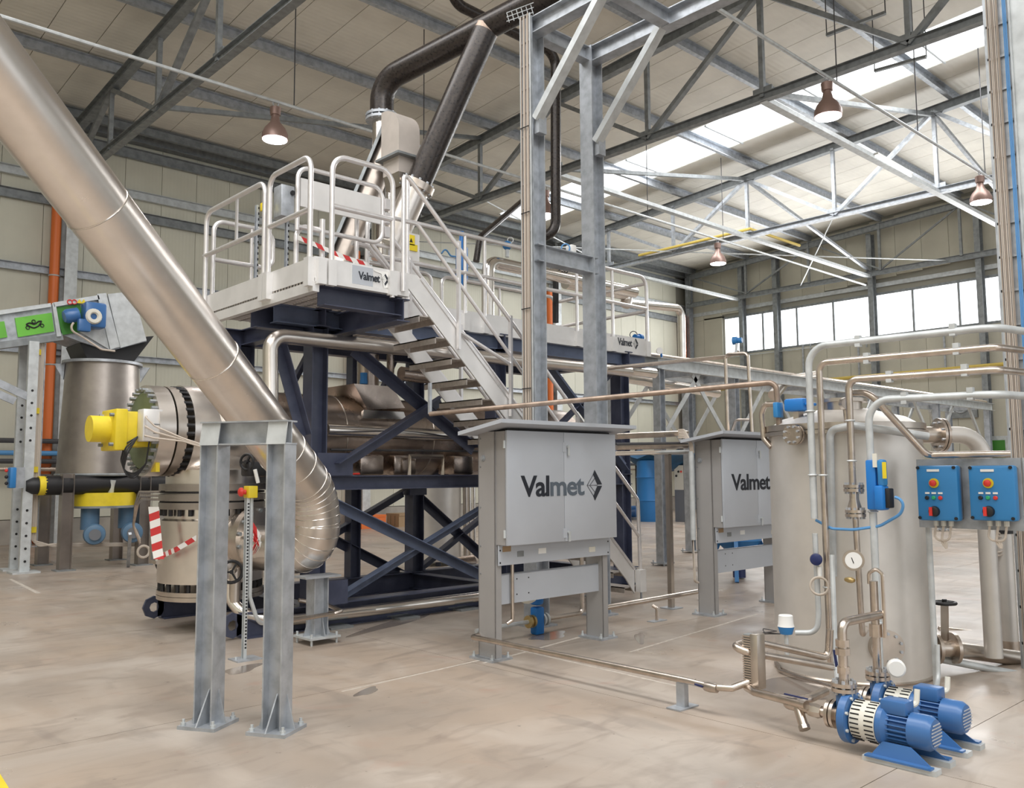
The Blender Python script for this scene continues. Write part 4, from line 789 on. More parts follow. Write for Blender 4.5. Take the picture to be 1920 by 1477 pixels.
w0 = put_text(MB(), 'Valmet', sz, (0, 0, 0), (1, 0, 0), (0, 0, 1), .007, 1.); valmet(cb1, lx, 5.749, lzz, sz, (x1-lx)/w0, m2='logo_glare')
cb2 = copy_tree(cb1, (3.43, .03, 0), 'grey cabinet with brand lettering partly hidden behind the round tank')
for c_ in cb2.children:
    if c_.name.startswith('lettering'): c_.data = c_.data.copy(); c_.data.materials[0] = MATS['logo']
# small valve under the front cabinet
bv = thing('blue_control_valve', 'small blue control valve standing under the grey cabinet', 'valve', (6.42, 6.58, 0)); 
MB().bev(6.36, 6.48, 6.53, 6.63, 0.0, .28, .02).bev(6.35, 6.47, 6.52, 6.64, .30, .52, .03).build('body', 'blue_valve', bv); MB().lathe((6.24, 6.55, .46), (-.5, -.8, 0), [(0, .12), (.07, .12), (.09, .08)], 20).build('actuator_cover', 'offwhite', bv)
for s in (-1, 1): MB().lathe((6.42+s*.06, 6.58, .14), (s, 0, 0), [(0, .065), (.025, .065), (.025, .04), (.05, .04), (.05, .065), (.075, .065)], 16).build('flange', 'brass' if s < 0 else 'galv_pale', bv)
one('valve_pipe', MB().tube([(5.6, 6.6, .13), (6.3, 6.58, .14)], .022, 8), 'galv_pale', 'thin pipe feeding the blue valve under the cabinet', 'pipe')
one('valve_outlet_pipe', MB().tube([(6.55, 6.58, .14), (7.15, 6.62, .13), (7.15, 6.62, .8)], .024, 8, .06), 'steel_tube', 'thin pipe leaving the blue valve and turning up', 'pipe')
one('condensate_pipe', MB().tube([(7.2, 6.55, .16), (8.9, 6.35, .22)], .03, 10), 'steel_tube', 'horizontal floor pipe between the two grey cabinets', 'pipe')
pb = thing('pipe_bracket', 'little bent bracket under the pipe between the cabinets', 'bracket', P(1232, 1164, Z=0)); q = P(1232, 1164, Z=0)
MB().tube([(q.x, q.y, .0), (q.x, q.y, .14), (q.x-.03, q.y+.04, .17)], .018, 8, .02).build('stem', 'steel_tube', pb); MB().box(q.x-.12, q.x+.12, q.y-.05, q.y+.05, 0, .008).build('foot_plate', 'galv', pb)
q = P(1259, 1140, Z=0); pt = thing('slim_post', 'slim brown steel post between the two grey cabinets', 'post', (q.x, q.y, 0)); zq = P(1256, 850, X=q.x).z
MB().bar((q.x, q.y, 0), (q.x, q.y, zq), .06, .06, (1, 0, 0)).build('post', 'steel', pt); MB().box(q.x-.1, q.x+.1, q.y-.1, q.y+.1, 0, .012).build('foot_plate', 'galv', pt); MB().bar((q.x-.25, q.y, zq), (q.x+.3, q.y, zq), .06, .03).build('head', 'galv', pt)
rows = thing('pipe_bundle', 'row of slim pipes running between the two cabinet tops', 'pipes', (7.6, 6.7, 1.8))
for k, (ya, yb, r, m) in enumerate(((818, 812, .035, 'steel_tube'), (833, 831, .02, 'cable_dark'), (839, 836, .03, 'steel_tube'), (848, 845, .014, 'cable'), (852, 848, .014, 'cable'))):
    MB().tube([P(1155, ya, Y=6.5), P(1288, yb, X=8.75)], r, 8).build('pipe', m, rows)
MB().tube([P(1190, 849, Y=6.5), P(1292, 846, X=8.7)], .02, 4).build('rail', 'galv_pale', rows)
cbn = thing('cable_bend', 'bundle of beige cables curving down into a steel conduit by the second cabinet', 'cables', P(1297, 1000, X=8.62))
for k in range(6):
    MB().tube([P(1272, 806+k*3, X=8.58), P(1283, 805+k*3, X=8.58), P(1292+k*1.2, 822+2*k, X=8.58), P(1295+k, 848, X=8.58)], .011, 6, .05).build('cable', 'cable', cbn)
MB().tube([P(1296, 846, X=8.58), P(1300, 1012, X=8.58)], .033, 12).build('conduit', 'galv_pale', cbn)
for k in range(2): MB().tube([P(1299, 1010, X=8.58), P(1302+k*2, 1090, X=8.58), P(1310, 1092, X=8.63)], .012, 6, .04).build('hanging_cable', 'cable', cbn)
# ================================================================ CABLE TOWER AND PORTAL
tw = thing('portal_tower', 'tall galvanised portal with knee braces behind the front cabinet', 'tower', (7.28, 6.95, 0)); TX = (6.775, 7.795); TZ = 6.92
for x in TX:
    MB().ibeam((x, 6.95, .02), (x, 6.95, TZ), .2, .2, (1, 0, 0), .014).build('column', 'galv', tw); MB().box(x-.16, x+.16, 6.79, 7.11, 0, .02).build('foot_plate', 'galv', tw)
    MB().ibeam((x, 7.05, TZ-.1), (x, .9, TZ-.1), .2, .16).build('top_beam', 'galv', tw)
    MB().ibeam((x, .9, 0), (x, .9, TZ), .2, .2, (1, 0, 0), .014).build('column', 'galv', tw)
    MB().chan((x-.04, 6.80, 5.66), (x-.04, 5.78, 6.74), .12, .08, (1, 0, 0)).build('knee_brace', 'galv_pale', tw); MB().box(x-.06, x+.06, 6.78, 6.86, 5.52, 5.72).build('brace_cleat', 'galv', tw)
for y in (6.95, 5.75, 3.6): MB().ibeam((TX[0]-.05, y, TZ-.1), (TX[1]+.05, y, TZ-.1), .18, .14).build('tie', 'galv', tw)
MB().ibeam((TX[0], 6.95, 4.16), (TX[1], 6.95, 4.16), .2, .16).build('tie', 'galv', tw)
lad = thing('cable_ladder', 'cable ladder full of beige cables on the tower column', 'cables', (6.65, 6.9, 1.0)); lx = 6.655
for k in range(7): MB().tube([(lx-.006+.008*(k % 2), 6.885+k*.019, 2.0), (lx-.008+.010*(k % 3), 6.885+k*.019, 6.95), ], .0072, 6).build('cable', 'cable' if k % 3 else 'cable_brown', lad)
for s in (6.865, 7.02): MB().box(lx+.0, lx+.012, s-.008, s+.008, 1.2, 6.95).build('ladder_side', 'galv_pale', lad)
for k in range(20): MB().box(lx+.008, lx+.018, 6.87, 7.02, 1.3+k*.28, 1.32+k*.28).build('rung', 'galv', lad)
for z in (2.6, 3.5, 4.6, 5.6): MB().tube([(lx-.02, 6.87, z), (lx-.02, 7.01, z)], .006, 5).build('cable_tie', 'black', lad)
bk = MB()
for i in range(6): bk.tube([P(950+i*9, 24-i*3, Y=6.9), P(955+i*9, 42-i*3, Y=6.9)], .005, 5)
for i in range(3): bk.tube([P(950, 24+i*8, Y=6.9), P(1000, 5+i*9, Y=6.9)], .005, 5)
one('wire_basket_tray', bk, 'galv_pale', 'piece of wire basket tray at the tower head', 'tray')
rt = thing('roof_cable_tower', 'pale cable ladder with beige and blue cables rising to the roof', 'cables', (8.2, 2.45, 0)); rx = 8.2
for k in range(7): MB().tube([(rx-.025+.006*(k % 2), 2.555-k*.014, 0.0), (rx-.025+.008*(k % 3), 2.555-k*.014, 12.4)], .0056, 6).build('cable', 'cable' if k % 3 else 'cable_brown', rt)
for s in (2.57, 2.385): MB().box(rx, rx+.02, s-.008, s+.008, 0, 12.4).build('ladder_side', 'galv_pale', rt)
for k in range(40): MB().box(rx+.0, rx+.015, 2.40, 2.58, .2+k*.3, .222+k*.3).build('rung', 'galv', rt)
for k in range(3): MB().tube([(rx-.025, 2.425-k*.011, 0), (rx-.025, 2.425-k*.011, 12.4)], .005, 6).build('cable', 'cable_blue', rt)
MB().ibeam((rx+.12, 2.30, 0), (rx+.12, 2.30, 12.3), .2, .2, (1, 0, 0)).build('column', 'galv_pale', rt); MB().box(rx+.02, rx+.03, 2.40, 2.6, 0, 12.4).build('back_sheet', 'galv', rt)
# ================================================================ PIPE BRIDGE BEHIND
rk = thing('pipe_bridge', 'galvanised pipe bridge with V braces running to the gable wall', 'bridge', (20, 10.3, 0))
for y in (9.85, 11.0):
    MB().chan((12.77, y, 3.67), (29.85, y, 3.67), .22, .09).build('beam', 'galv_pale', rk)
    for x in (12.79, 15.25, 20.3, 25.45, 29.4):
        if not (y < 10 and x in (20.3,)): MB().ibeam((x, y, .05), (x, y, 3.56), .16, .16, (1, 0, 0)).build('post', 'galv', rk)
        MB().box(x-.15, x+.15, y-.15, y+.15, .03, .05).build('foot_plate', 'galv', rk)
        for a, b in ((-.12, -.12), (.12, -.12), (.12, .12), (-.12, .12)): MB().cyl((x+a, y+b, 0), (x+a, y+b, .09), .012, n=6).build('levelling_bolt', 'galv', rk)
        for s in (-1, 1):
            if 12 < x+s*1.4 < 30: MB().angle((x+s*.06, y, 2.2), (x+s*1.35, y, 3.58), .1, (0, 1, 0)).build('brace', 'galv_pale', rk)
for k in range(12): MB().chan((12.85+k*1.5, 9.85, 3.67), (12.85+k*1.5, 11.0, 3.67), .14, .07).build('cross_tie', 'galv', rk)
MB().chan((11.2, 9.85, 3.66), (12.77, 9.85, 3.66), .2, .1).build('end_beam', 'galv_dark', rk)
for y in (10.0, 10.3, 10.7): MB().tube([(11.5, y, 3.84), (29.8, y, 3.84)], .05, 10).build('bridge_pipe', 'steel_tube', rk)
one('brown_slope_pipe', MB().tube([P(1140, 690, Y=8.0), P(1360, 669, X=10.5), P(1385, 660, X=10.7)], .028, 8), 'steel_tube', 'thin brown pipe sloping over the pipe bridge end', 'pipe')
lp2 = thing('loop_pipes', 'pair of thin pipe loops standing above the second cabinet', 'pipes', P(1380, 810, X=9.6))
MB().tube([P(1365, 815, X=9.5), P(1360, 664, X=9.5), P(1402, 662, X=9.5), P(1410, 810, X=9.5)], .022, 8, .06).build('pipe', 'steel_tube', lp2); MB().tube([P(1371, 812, X=9.5), P(1380, 787, X=9.5), P(1408, 787, X=9.5)], .018, 8, .06).build('pipe', 'steel_tube', lp2)
t = thing('blue_flow_sensor', 'small blue sensor on a stalk in front of the first window pane', 'sensor', P(1380, 665, X=9.5)); MB().lathe(P(1374, 639, X=9.5), (.3, -1, 0), [(0, .05), (.06, .05), (.06, .035), (.12, .035)], 12).build('head', 'blue', t); MB().tube([P(1381, 643, X=9.5), P(1380, 664, X=9.5)], .015).build('stalk', 'galv_pale', t)
# ================================================================ ROUND TANK AND ITS PIPES
TC = V((7.18, 3.56, 0)); TR = .62
tk = thing('round_tank', 'tall round stainless steel tank with bolted lid and side nozzles', 'tank', TC)
MB().lathe(TC, (0, 0, 1), [(0, TR), (2.02, TR)], 56).build('shell', 'tank_steel', tk)
MB().lathe(TC+V((0, 0, 1.96)), (0, 0, 1), [(0, TR), (0, TR+.045), (.03, TR+.045), (.03, TR)], 56).lathe(TC+V((0, 0, 2.0)), (0, 0, 1), [(0, TR+.03), (.05, TR+.03), (.05, TR-.05)], 56).build('top_flange', 'steel', tk)
MB().lathe(TC+V((0, 0, 2.05)), (0, 0, 1), [(0, TR-.02), (.06, TR-.12), (.14, .2), (.15, .01)], 48).build('lid', 'tank_steel', tk)
MB().lathe(TC+V((-.1, -.05, 2.14)), (0, 0, 1), [(0, .16), (.1, .16), (.1, .2), (.13, .2)], 28).build('manhole', 'steel', tk)
MB().ring(TC+V((0, 0, .02)), (0, 0, 1), TR+.004, .014, 56).build('base_ring', 'steel_tube', tk)
def ondir(px, py, gap=0.):       # point on the tank's side under a pixel
    d = (FW*FPX+RT*(px-960)-UP*(py-738.5)); a = d.x*d.x+d.y*d.y; b = -2*(d.x*TC.x+d.y*TC.y); c = TC.x**2+TC.y**2-(TR+gap)**2
    t = (-b-math.sqrt(max(b*b-4*a*c, 0)))/(2*a); return CAM+d*t
def flange(par, c, ax, R, r, name='flange', m='steel_tube'):
    ax = V(ax).normalized(); o = MB().lathe(c, ax, [(0, r), (0, R), (.022, R), (.022, r)], 24).lathe(V(c)+ax*.03, ax, [(0, r), (0, R), (.022, R), (.022, r)], 24).build(name, m, par)
    MB().bolts(V(c)+ax*.026, ax, R*.78, 8, .011, .085).build('flange_bolts', 'galv', o)['kind'] = 'stuff'; return o
n1 = ondir(1500, 815); n1d = (n1-TC); n1d.z = 0
n1d.normalize(); MB().cyl(n1-n1d*.1, n1+n1d*.09, .045).build('nozzle', 'steel_tube', tk); flange(tk, n1+n1d*.06, n1d, .085, .04)
MB().poly([P(1440, 812, X=6.95), P(1462, 803, X=6.95), P(1474, 842, X=6.95)], (.01, .01, 0)).build('lifting_lug', 'steel', tk)
n2 = P(1758, 815, X=7.62); _o = V((7.9, 2.70, 0)); n2d = V((_o.x-n2.x, _o.y-n2.y, 0)).normalized()
MB().cyl(n2-n2d*.25, n2+n2d*.06, .07).build('nozzle', 'steel', tk); flange(tk, n2, n2d, .14, .07)
oq = V((7.9, 2.70, 0)); MB().tube([n2+n2d*.05, (oq.x, oq.y-.0, n2.z), (oq.x, oq.y, .12)], .07, 18, .2, 8).build('overflow_pipe', 'tank_steel', tk)
# four service pipes across the tank front and away to the right
XP = 6.40
def svc(name, px, top, bot, r, m, label, ext=0.):
    a = P(px[1], bot, X=XP); b = P(px[0], top, X=XP); b.y = a.y = (a.y+b.y)/2; ye = P(1868, 640, X=XP).y
    t = thing(name, label, 'pipe', (XP, a.y, a.z)); bend = .16 if m == 'galv_pale' else .07
    MB().tube([(XP, a.y, a.z), (XP, b.y, b.z), (XP, ye, b.z-.02), (XP+7., ye-1.4, b.z-.02)], r, 12, bend, 8).build('pipe', m, t)
    for f in (.3, .8):
        yy = b.y+(ye-b.y)*f; MB().box(XP-.022, XP+.022, yy-.02, yy+.02, b.z-r-.02, b.z+r+.012).build('clamp', 'galv_pale', t)
    for f in (.25, .62):
        zz = a.z+(b.z-a.z)*f; MB().ring((XP, a.y, zz), (0, 0, 1), r+.006, .007, 12, 5).build('clamp', 'galv_pale', t)
    return t
svc('service_pipe', (1515, 1527), 650, 972, .027, 'galv_pale', 'grey conduit arching over the tank, outermost of the four pipes')
svc('service_pipe', (1537, 1556), 680, 1245, .025, 'steel_tube', 'brown steel pipe second of the four arching over the tank')
svc('service_pipe', (1590, 1600), 712, 915, .026, 'steel_tube', 'steel pipe with bolted flanges in front of the blue actuator')
svc('service_pipe', (1628, 1652), 750, 1310, .027, 'galv_pale', 'grey conduit arching lowest over the tank front')
# flanged check valve in the third pipe, gauge and lower run
q0, q1 = P(1601, 915, X=XP), P(1604, 962, X=XP)
cv = thing('wafer_valve', 'bolted wafer valve between two flanges on the steel pipe', 'valve', q1)
for q in (q0, q1-V((0, 0, .0))): flange(cv, q-V((0, 0, .026)), (0, 0, 1), .075, .02)
MB().lathe((q0.x, q0.y, q1.z), (0, 0, 1), [(0, .035), (.05, .05), (.1, .035), (.16, .035)], 16).build('body', 'steel_tube', cv)
one('gauge_pipe', MB().tube([P(1604, 970, X=XP), P(1617, 1190, X=XP), P(1617, 1190, X=XP)+V((.28, .1, 0))], .022, 10, .05), 'steel_tube', 'lower steel pipe carrying the round dial gauge', 'pipe')
gc = P(1600, 1050, X=XP-.08); gd_ = V((-.86, -.5, 0)); gg = thing('dial_gauge', 'round white dial gauge in front of the tank', 'gauge', gc-V((0, 0, .08)))
MB().lathe(gc, gd_, [(-.04, .07), (.0, .078), (.015, .078), (.015, .066)], 28, True).build('case', 'steel', gg); MB().lathe(gc+gd_*.012, gd_, [(.004, .060), (.010, .060)], 28).build('dial', 'white', gg); MB().bar(gc+gd_*.024+V((0, 0, -.02)), gc+gd_*.02+V((-.01, .02, .045)), .006, .003, gd_).build('needle', 'black', gg)
one('small_ball_valve', MB().lathe(P(1602, 1088, X=XP-.03), (.2, 1, 0), [(0, .012), (.02, .022), (.05, .022), (.08, .014)], 10), 'brass', 'little brass ball valve below the dial gauge', 'valve')
one('overflow_pipe', MB().tube([P(1562, 1080, X=6.52), P(1556, 806, X=6.52), P(1600, 797, X=6.5), P(1740, 818, X=6.9)], .03, 12, .07), 'galv_pale', 'pale pipe hugging the tank and turning towards the right flange', 'pipe')
one('slanted_conduit', MB().tube([P(1600, 736, X=6.6), P(1630, 736, X=6.5), P(1735, 850, X=6.75), P(1745, 853, X=6.8), P(1895, 851, X=6.95)], .026, 10, .12), 'steel_tube', 'conduit slanting across the tank to the control panel', 'conduit')
q = P(1588, 790, X=6.62); tg = thing('tank_gauge', 'small round gauge on a stem on top of the tank pipe', 'gauge', q); MB().lathe(P(1583, 757, X=6.62), (-.5, -.8, 0), [(0, .05), (.045, .05)], 18).build('dial', 'steel', tg); MB().tube([P(1585, 765, X=6.62), P(1588, 797, X=6.62)], .02).build('stem', 'steel_tube', tg)
# long brown pipe from the stairs to the tank, with blue valve
T0, T1 = P(806, 776, Y=7.1), P(1455, 716, X=6.72)
one('tank_feed_pipe', MB().tube([T0, T1, (T1.x, T1.y-.02, n1.z+.02), n1+n1d*.09], .025, 12, .07), 'pipe_brown', 'long brown feed pipe crossing from the staircase to the tank', 'pipe')
one('feed_pipe_hanger', MB().bar(T0+V((0, 0, .32)), T0, .03, .03, (1, 0, 0)), 'galv', 'slim hanger bar holding the end of the feed pipe', 'bar')
bv2 = thing('blue_tank_valve', 'blue actuated valve on the tank top pipe', 'valve', P(1490, 800, X=6.75)); a, b = P(1476, 772, X=6.72), P(1512, 746, X=6.72)
MB().bev(6.66, 6.84, b.y, a.y, a.z, b.z, .02).build('actuator', 'blue_valve', bv2); MB().bev(6.68, 6.8, b.y-.05, b.y, a.z+.04, b.z-.04, .01).build('end_cap', 'blue_valve', bv2); 
a, b = P(1455, 783, X=6.7), P(1463, 754, X=6.7); MB().bev(6.65, 6.75, b.y, a.y, a.z, b.z, .01).build('positioner', 'blue_box', bv2); MB().box(6.7, 6.78, P(1500, 790, X=6.72).y, P(1490, 790, X=6.72).y, P(1490, 800, X=6.72).z, P(1490, 772, X=6.72).z).build('yoke', 'steel', bv2)
one('vent_loop', MB().tube([P(1462, 757, X=6.75), P(1434, 758, X=6.75), P(1428, 775, X=6.75), P(1432, 822, X=6.75), P(1446, 838, X=6.75)], .025, 10, .05), 'steel_tube', 'thin vent pipe looping down beside the tank lug', 'pipe')
MB().tube([P(1530, 706, Y=10.0), P(1470, 715, Y=10.0), P(1450, 742, Y=10.0)], .13, 16, .2).build('cut_elbow', 'clad', rk)
# blue box actuator on the tank
ba = thing('blue_actuator_box', 'tall blue actuator with coiled blue hose on the tank side', 'actuator', P(1648, 955, X=6.4)); a, b = P(1630, 955, X=6.38), P(1645, 862, X=6.38)
MB().bev(6.34, 6.42, b.y, a.y, a.z, b.z, .012).build('back_plate', 'blue_valve', ba); a, b = P(1646, 956, X=6.36), P(1661, 910, X=6.36); MB().bev(6.30, 6.42, b.y, a.y, a.z, b.z, .018).build('gearbox', 'blue_valve', ba)
a, b = P(1649, 912, X=6.36), P(1660, 861, X=6.36); MB().bev(6.32, 6.4, b.y, a.y, a.z, b.z, .02).build('cylinder', 'blue_box', ba); a, b = P(1656, 897, X=6.32), P(1662, 866, X=6.32); MB().box(6.31, 6.316, b.y, a.y, a.z, b.z).build('yellow_label', 'yellow', ba)
a, b = P(1661, 952, X=6.4), P(1674, 915, X=6.4); MB().bev(6.34, 6.42, b.y, a.y, a.z, b.z, .01).build('solenoid_block', 'black', ba)
MB().tube([P(1678, 932, X=6.36), P(1694, 936, X=6.36), P(1692, 962, X=6.38), P(1650, 986, X=6.40), P(1600, 993, X=6.36), P(1560, 991, X=6.42), P(1530, 975, X=6.45)], .011, 8, .12).build('blue_hose', 'cable_blue', ba)
a, b = P(1638, 876, X=6.34), P(1645, 850, X=6.34); MB().box(6.325, 6.335, b.y, a.y, a.z, b.z).build('bracket', 'offwhite', ba)
# left hand instruments: purple sensor, coil, white-topped transmitter
cp = one('sensor_conduit', MB().tube([P(1528, 1000, X=6.35), P(1535, 1150, X=6.35), P(1533, 1186, X=6.35), P(1492, 1186, X=6.30)], .021, 10, .1), 'galv_pale', 'grey conduit bending to the white topped transmitter', 'conduit')
t = thing('purple_pressure_sensor', 'dark blue round pressure sensor clamped to the conduit', 'sensor', P(1530, 1060, X=6.3)); MB().lathe(P(1530, 1048, X=6.32), (-.86, -.5, 0), [(0, .035), (.02, .047), (.05, .044), (.06, .02)], 20).build('head', 'blue_dark', t); MB().lathe(P(1537, 1072, X=6.32), (0, 0, 1), [(-.03, .018), (.04, .02)], 10).build('gland', 'white', t)
q = P(1536, 1098, X=6.3)
for k in range(2): MB().ring(q+V((.006*k, 0, -.006*k)), (-.86, -.5, 0), .066, .007, 22).build('cable_coil', 'cable', t)
t = thing('flow_transmitter', 'blue transmitter with white cap beside the tank', 'sensor', P(1473, 1240, X=6.0)); q = P(1474, 1183, X=6.0)
MB().lathe(q, (0, 0, 1), [(-.02, .045), (.03, .06), (.035, .06)], 18).build('body', 'blue', t); MB().lathe(q+V((0, 0, .035)), (0, 0, 1), [(0, .062), (.02, .056), (.08, .052), (.085, .045)], 20).build('cap', 'white', t); MB().cyl(q-V((0, 0, .02)), q-V((0, 0, .20)), .016).build('stem', 'galv_pale', t)
for k in range(2): MB().tube([q+V((-.05, .05, .0)), P(1430, 1178+k*8, X=6.0), P(1432, 1185+k*3, X=6.0), q+V((-.03, .03, -.02))], .004, 5, .03).build('wire_loop', 'cable_dark', t)
# heat exchanger and loops
hx = thing('plate_heat_exchanger', 'small ribbed plate heat exchanger beside the tank pipework', 'heat exchanger', P(1412, 1290, X=5.3)); a, b = P(1397, 1285, X=5.3), P(1424, 1192, X=5.3)
z0, z1 = a.z, b.z; n = 22
for i in range(n):
    z = z0+(z1-z0)*i/n; MB().box(5.28, 5.36, b.y+.06, a.y, z, z+(z1-z0)/n*.55).build('plate', 'steel_tube', hx, smooth=False)
MB().box(5.29, 5.35, b.y+.06, a.y-.004, z0, z1).build('core', 'galv_dark', hx); MB().bev(5.27, 5.37, b.y, b.y+.06, z0-.01, z1+.01, .008).build('end_cover', 'steel', hx)
one('exchanger_supply_pipe', MB().tube([P(1560, 1250, X=5.95), P(1400, 1222, X=5.28), P(1376, 1212, X=5.25), P(1400, 1203, X=5.45), P(1425, 1204, X=5.5), P(1553, 1233, X=6.1), P(1556, 1180, X=6.1)], .027, 12, .045), 'steel_tube', 'steel pipe looping over the heat exchanger to the tank pipes', 'pipe')
one('exchanger_return_pipe', MB().tube([P(1400, 1288, X=5.3), P(1415, 1297, X=5.2), P(1512, 1322, X=5.05)], .027, 12, .04), 'steel_tube', 'steel pipe from the heat exchanger to the pump strainer', 'pipe')
fp = thing('floor_pipe', 'long pipe close to the floor from the cabinet leg to the heat exchanger', 'pipe', (5.15, 4.8, .17)); MB().tube([P(885, 1194, X=5.15)+V((.25, .0, 0)), P(885, 1194, X=5.15), P(1290, 1276, X=5.15), P(1338, 1288, X=5.15), P(1372, 1290, X=5.2), P(1405, 1278, X=5.3)], .024, 12, .03).build('pipe', 'steel_tube', fp)
MB().bar(P(1303, 1282, X=5.12), P(1318, 1287, X=5.12), .014, .012).build('valve_lever', 'blue_dark', fp); MB().lathe(P(1322, 1286, X=5.15), (0, -1, 0), [(0, .03), (.04, .035), (.1, .03)], 10).build('ball_valve', 'steel_tube', fp)
q = P(1280, 1326, Z=0); fs = thing('floor_pipe_support', 'small galvanised stub carrying the long floor pipe', 'bracket', (q.x, q.y, 0)); MB().bar((q.x, q.y, 0), (q.x, q.y, .17), .07, .05, (1, 0, 0)).build('stem', 'galv', fs); MB().box(q.x-.11, q.x+.11, q.y-.06, q.y+.06, 0, .01).build('foot_plate', 'galv', fs)
# pumps
def pump(dx, label):
    X = 5.12+dx; ax = V((0, -1, 0)); z = .19
    t = thing('centrifugal_pump', label, 'pump', (X, 2.3, 0), 'blue pumps')
    MB().lathe((X, 2.70, z), ax, [(0, .05), (0, .085), (.022, .085), (.022, .05), (.03, .05), (.03, .085), (.05, .085), (.05, .05), (.09, .05)], 26).build('suction_flange', 'steel_tube', t)
    MB().lathe((X, 2.62, z), ax, [(0, .05), (.02, .125), (.035, .145)], 30).build('volute', 'steel_tube', t)
    MB().lathe((X, 2.585, z), ax, [(0, .148), (.045, .148), (.05, .11)], 32).build('casing_flange', 'blue_pump', t)
    MB().bolts((X, 2.54, z), ax, .13, 8, .010, .03).build('casing_bolts', 'galv_pale', t)['kind'] = 'stuff'
    MB().lathe((X, 2.53, z), ax, [(0, .10), (.16, .11)], 28).build('lantern', 'blue_pump', t)
    g = MB()
    for sgn in (0, 1):
        for i in range(12):
            a = math.pi*(.55+i*.075); c = V((math.cos(a), 0, math.sin(a)))
            y0 = 2.52-sgn*.085; g.add([V((X, y0, z))+c*.115+V((0, 0, .004)), V((X, y0-.055, z))+c*.117+V((0, 0, .004)), V((X, y0-.055, z))+c*.117-V((0, 0, .004)), V((X, y0, z))+c*.115-V((0, 0, .004))], [(0, 1, 2, 3)])
    gu = MB().lathe((X, 2.525, z), ax, [(0, .112), (.15, .114)], 28, False).build('coupling_guard', 'offwhite', t); g.build('guard_slots', 'black', gu)['kind'] = 'stuff'
    MB().lathe((X, 2.37, z), ax, [(0, .118), (.03, .118), (.06, .085)], 28).build('motor_flange', 'blue_pump', t)
    mb = MB().lathe((X, 2.32, z), ax, [(0, .075), (.13, .075)], 24)
    for i in range(22):
        a = math.pi*2*i/22; c = V((math.cos(a), 0, math.sin(a))); mb.bar(V((X, 2.32, z))+c*.084, V((X, 2.19, z))+c*.084, .006, .024, c)
    mb.build('motor_body', 'blue_pump', t)
    fc = MB().lathe((X, 2.20, z), ax, [(0, .098), (.10, .096), (.125, .08), (.13, .05)], 30).build('fan_cover', 'blue_pump', t)
    gm = MB()
    for i in range(7): zz = -.055+i*.018; w = math.sqrt(.07**2-zz*zz); gm.box(X-w, X+w, 2.066, 2.0695, z+zz-.003, z+zz+.003)
    gm.build('fan_grille', 'cab', fc)['kind'] = 'stuff'
    MB().bev(X-.06, X+.06, 2.21, 2.36, z+.075, z+.155, .012).build('terminal_box', 'blue_pump', t)
    MB().tube([(X+.06, 2.25, z+.12), (X+.11, 2.22, z+.11), (X+.13, 2.22, z+.2)], .016, 8, .03).build('cable_gland', 'offwhite', t)
    for s in (-1, 1):
        x = X+s*.10
        MB().poly([(x, 2.40, .035), (x, 2.06, .035), (x+(-s)*.02, 2.18, .115), (x+(-s)*.02, 2.34, .115)], (s*.008, 0, 0)).box(min(x, x+s*.05), max(x, x+s*.05), 2.05, 2.42, .03, .04).build('foot', 'blue_pump', t)
        MB().box(x-.035, x+.045, 2.03, 2.44, 0, .03).build('sole_plate', 'galv_pale', t)
    return t
pump(0, 'nearer blue centrifugal pump with coupling guard on steel sole plates'); pump(.45, 'blue centrifugal pump standing tight against the tank base')
ds = thing('pump_discharge', 'flanged steel riser with union above the nearer pump', 'pipe', (5.12, 2.62, .33))
flange(ds, (5.12, 2.60, .335), (0, 0, 1), .075, .03); MB().tube([(5.12, 2.60, .36), (5.12, 2.60, .74), P(1650, 1152, X=5.57)], .028, 12, .06).build('riser', 'steel_tube', ds)
for z, r in ((.44, .038), (.55, .045), (.60, .042)): MB().cyl((5.12, 2.60, z), (5.12, 2.60, z+.04), r, n=8).build('union', 'steel_tube', ds)
MB().cyl((5.12, 2.60, .33), (5.12, 2.60, .2), .05).build('neck', 'blue_pump', ds)
MB().bar(P(1564, 1218, X=5.3), P(1569, 1250, X=5.3), .016, .008, (1, 0, 0)).build('valve_lever', 'blue_dark', ds)
ds2 = thing('pump_discharge', 'flanged steel riser above the pump next to the tank', 'pipe', (5.57, 2.62, .33)); flange(ds2, (5.57, 2.60, .335), (0, 0, 1), .075, .03); MB().tube([(5.57, 2.60, .36), (5.57, 2.60, .95)], .026, 12).build('riser', 'steel_tube', ds2); MB().cyl((5.57, 2.6, .33), (5.57, 2.6, .2), .05).build('neck', 'blue_pump', ds2)
MB().tube([(5.57, 2.63, .93), (5.57, 2.63, 1.0), (5.57, 2.58, 1.03), (5.57, 2.54, 1.0), (5.57, 2.54, .6)], .012, 8, .03).build('bypass_tube', 'steel_tube', ds2)
MB().cyl((5.57, 2.6, .6), (5.57, 2.6, .68), .042, n=8).build('union', 'steel_tube', ds2)
t = thing('pump_transmitter', 'blue transmitter with white round cover above the pumps', 'sensor', P(1682, 1255, X=5.5)); q = P(1680, 1255, X=5.45); MB().lathe(q+V((.1, .05, 0)), (-.86, -.5, 0), [(0, .04), (.05, .05)], 18).build('body', 'blue', t); MB().lathe(q+V((.055, .025, 0)), (-.86, -.5, 0), [(0, .055), (.03, .055), (.04, .045)], 22).build('cover', 'white', t)
ys_ = thing('y_strainer', 'steel Y strainer on the suction side of the nearer pump', 'valve', (5.12, 2.85, .12)); MB().tube([(5.55, 2.95, .2), (5.3, 2.93, .2), (5.10, 3.02, .19), (5.10, 2.70, .19)], .028, 12, .05).build('pipe', 'steel_tube', ys_)
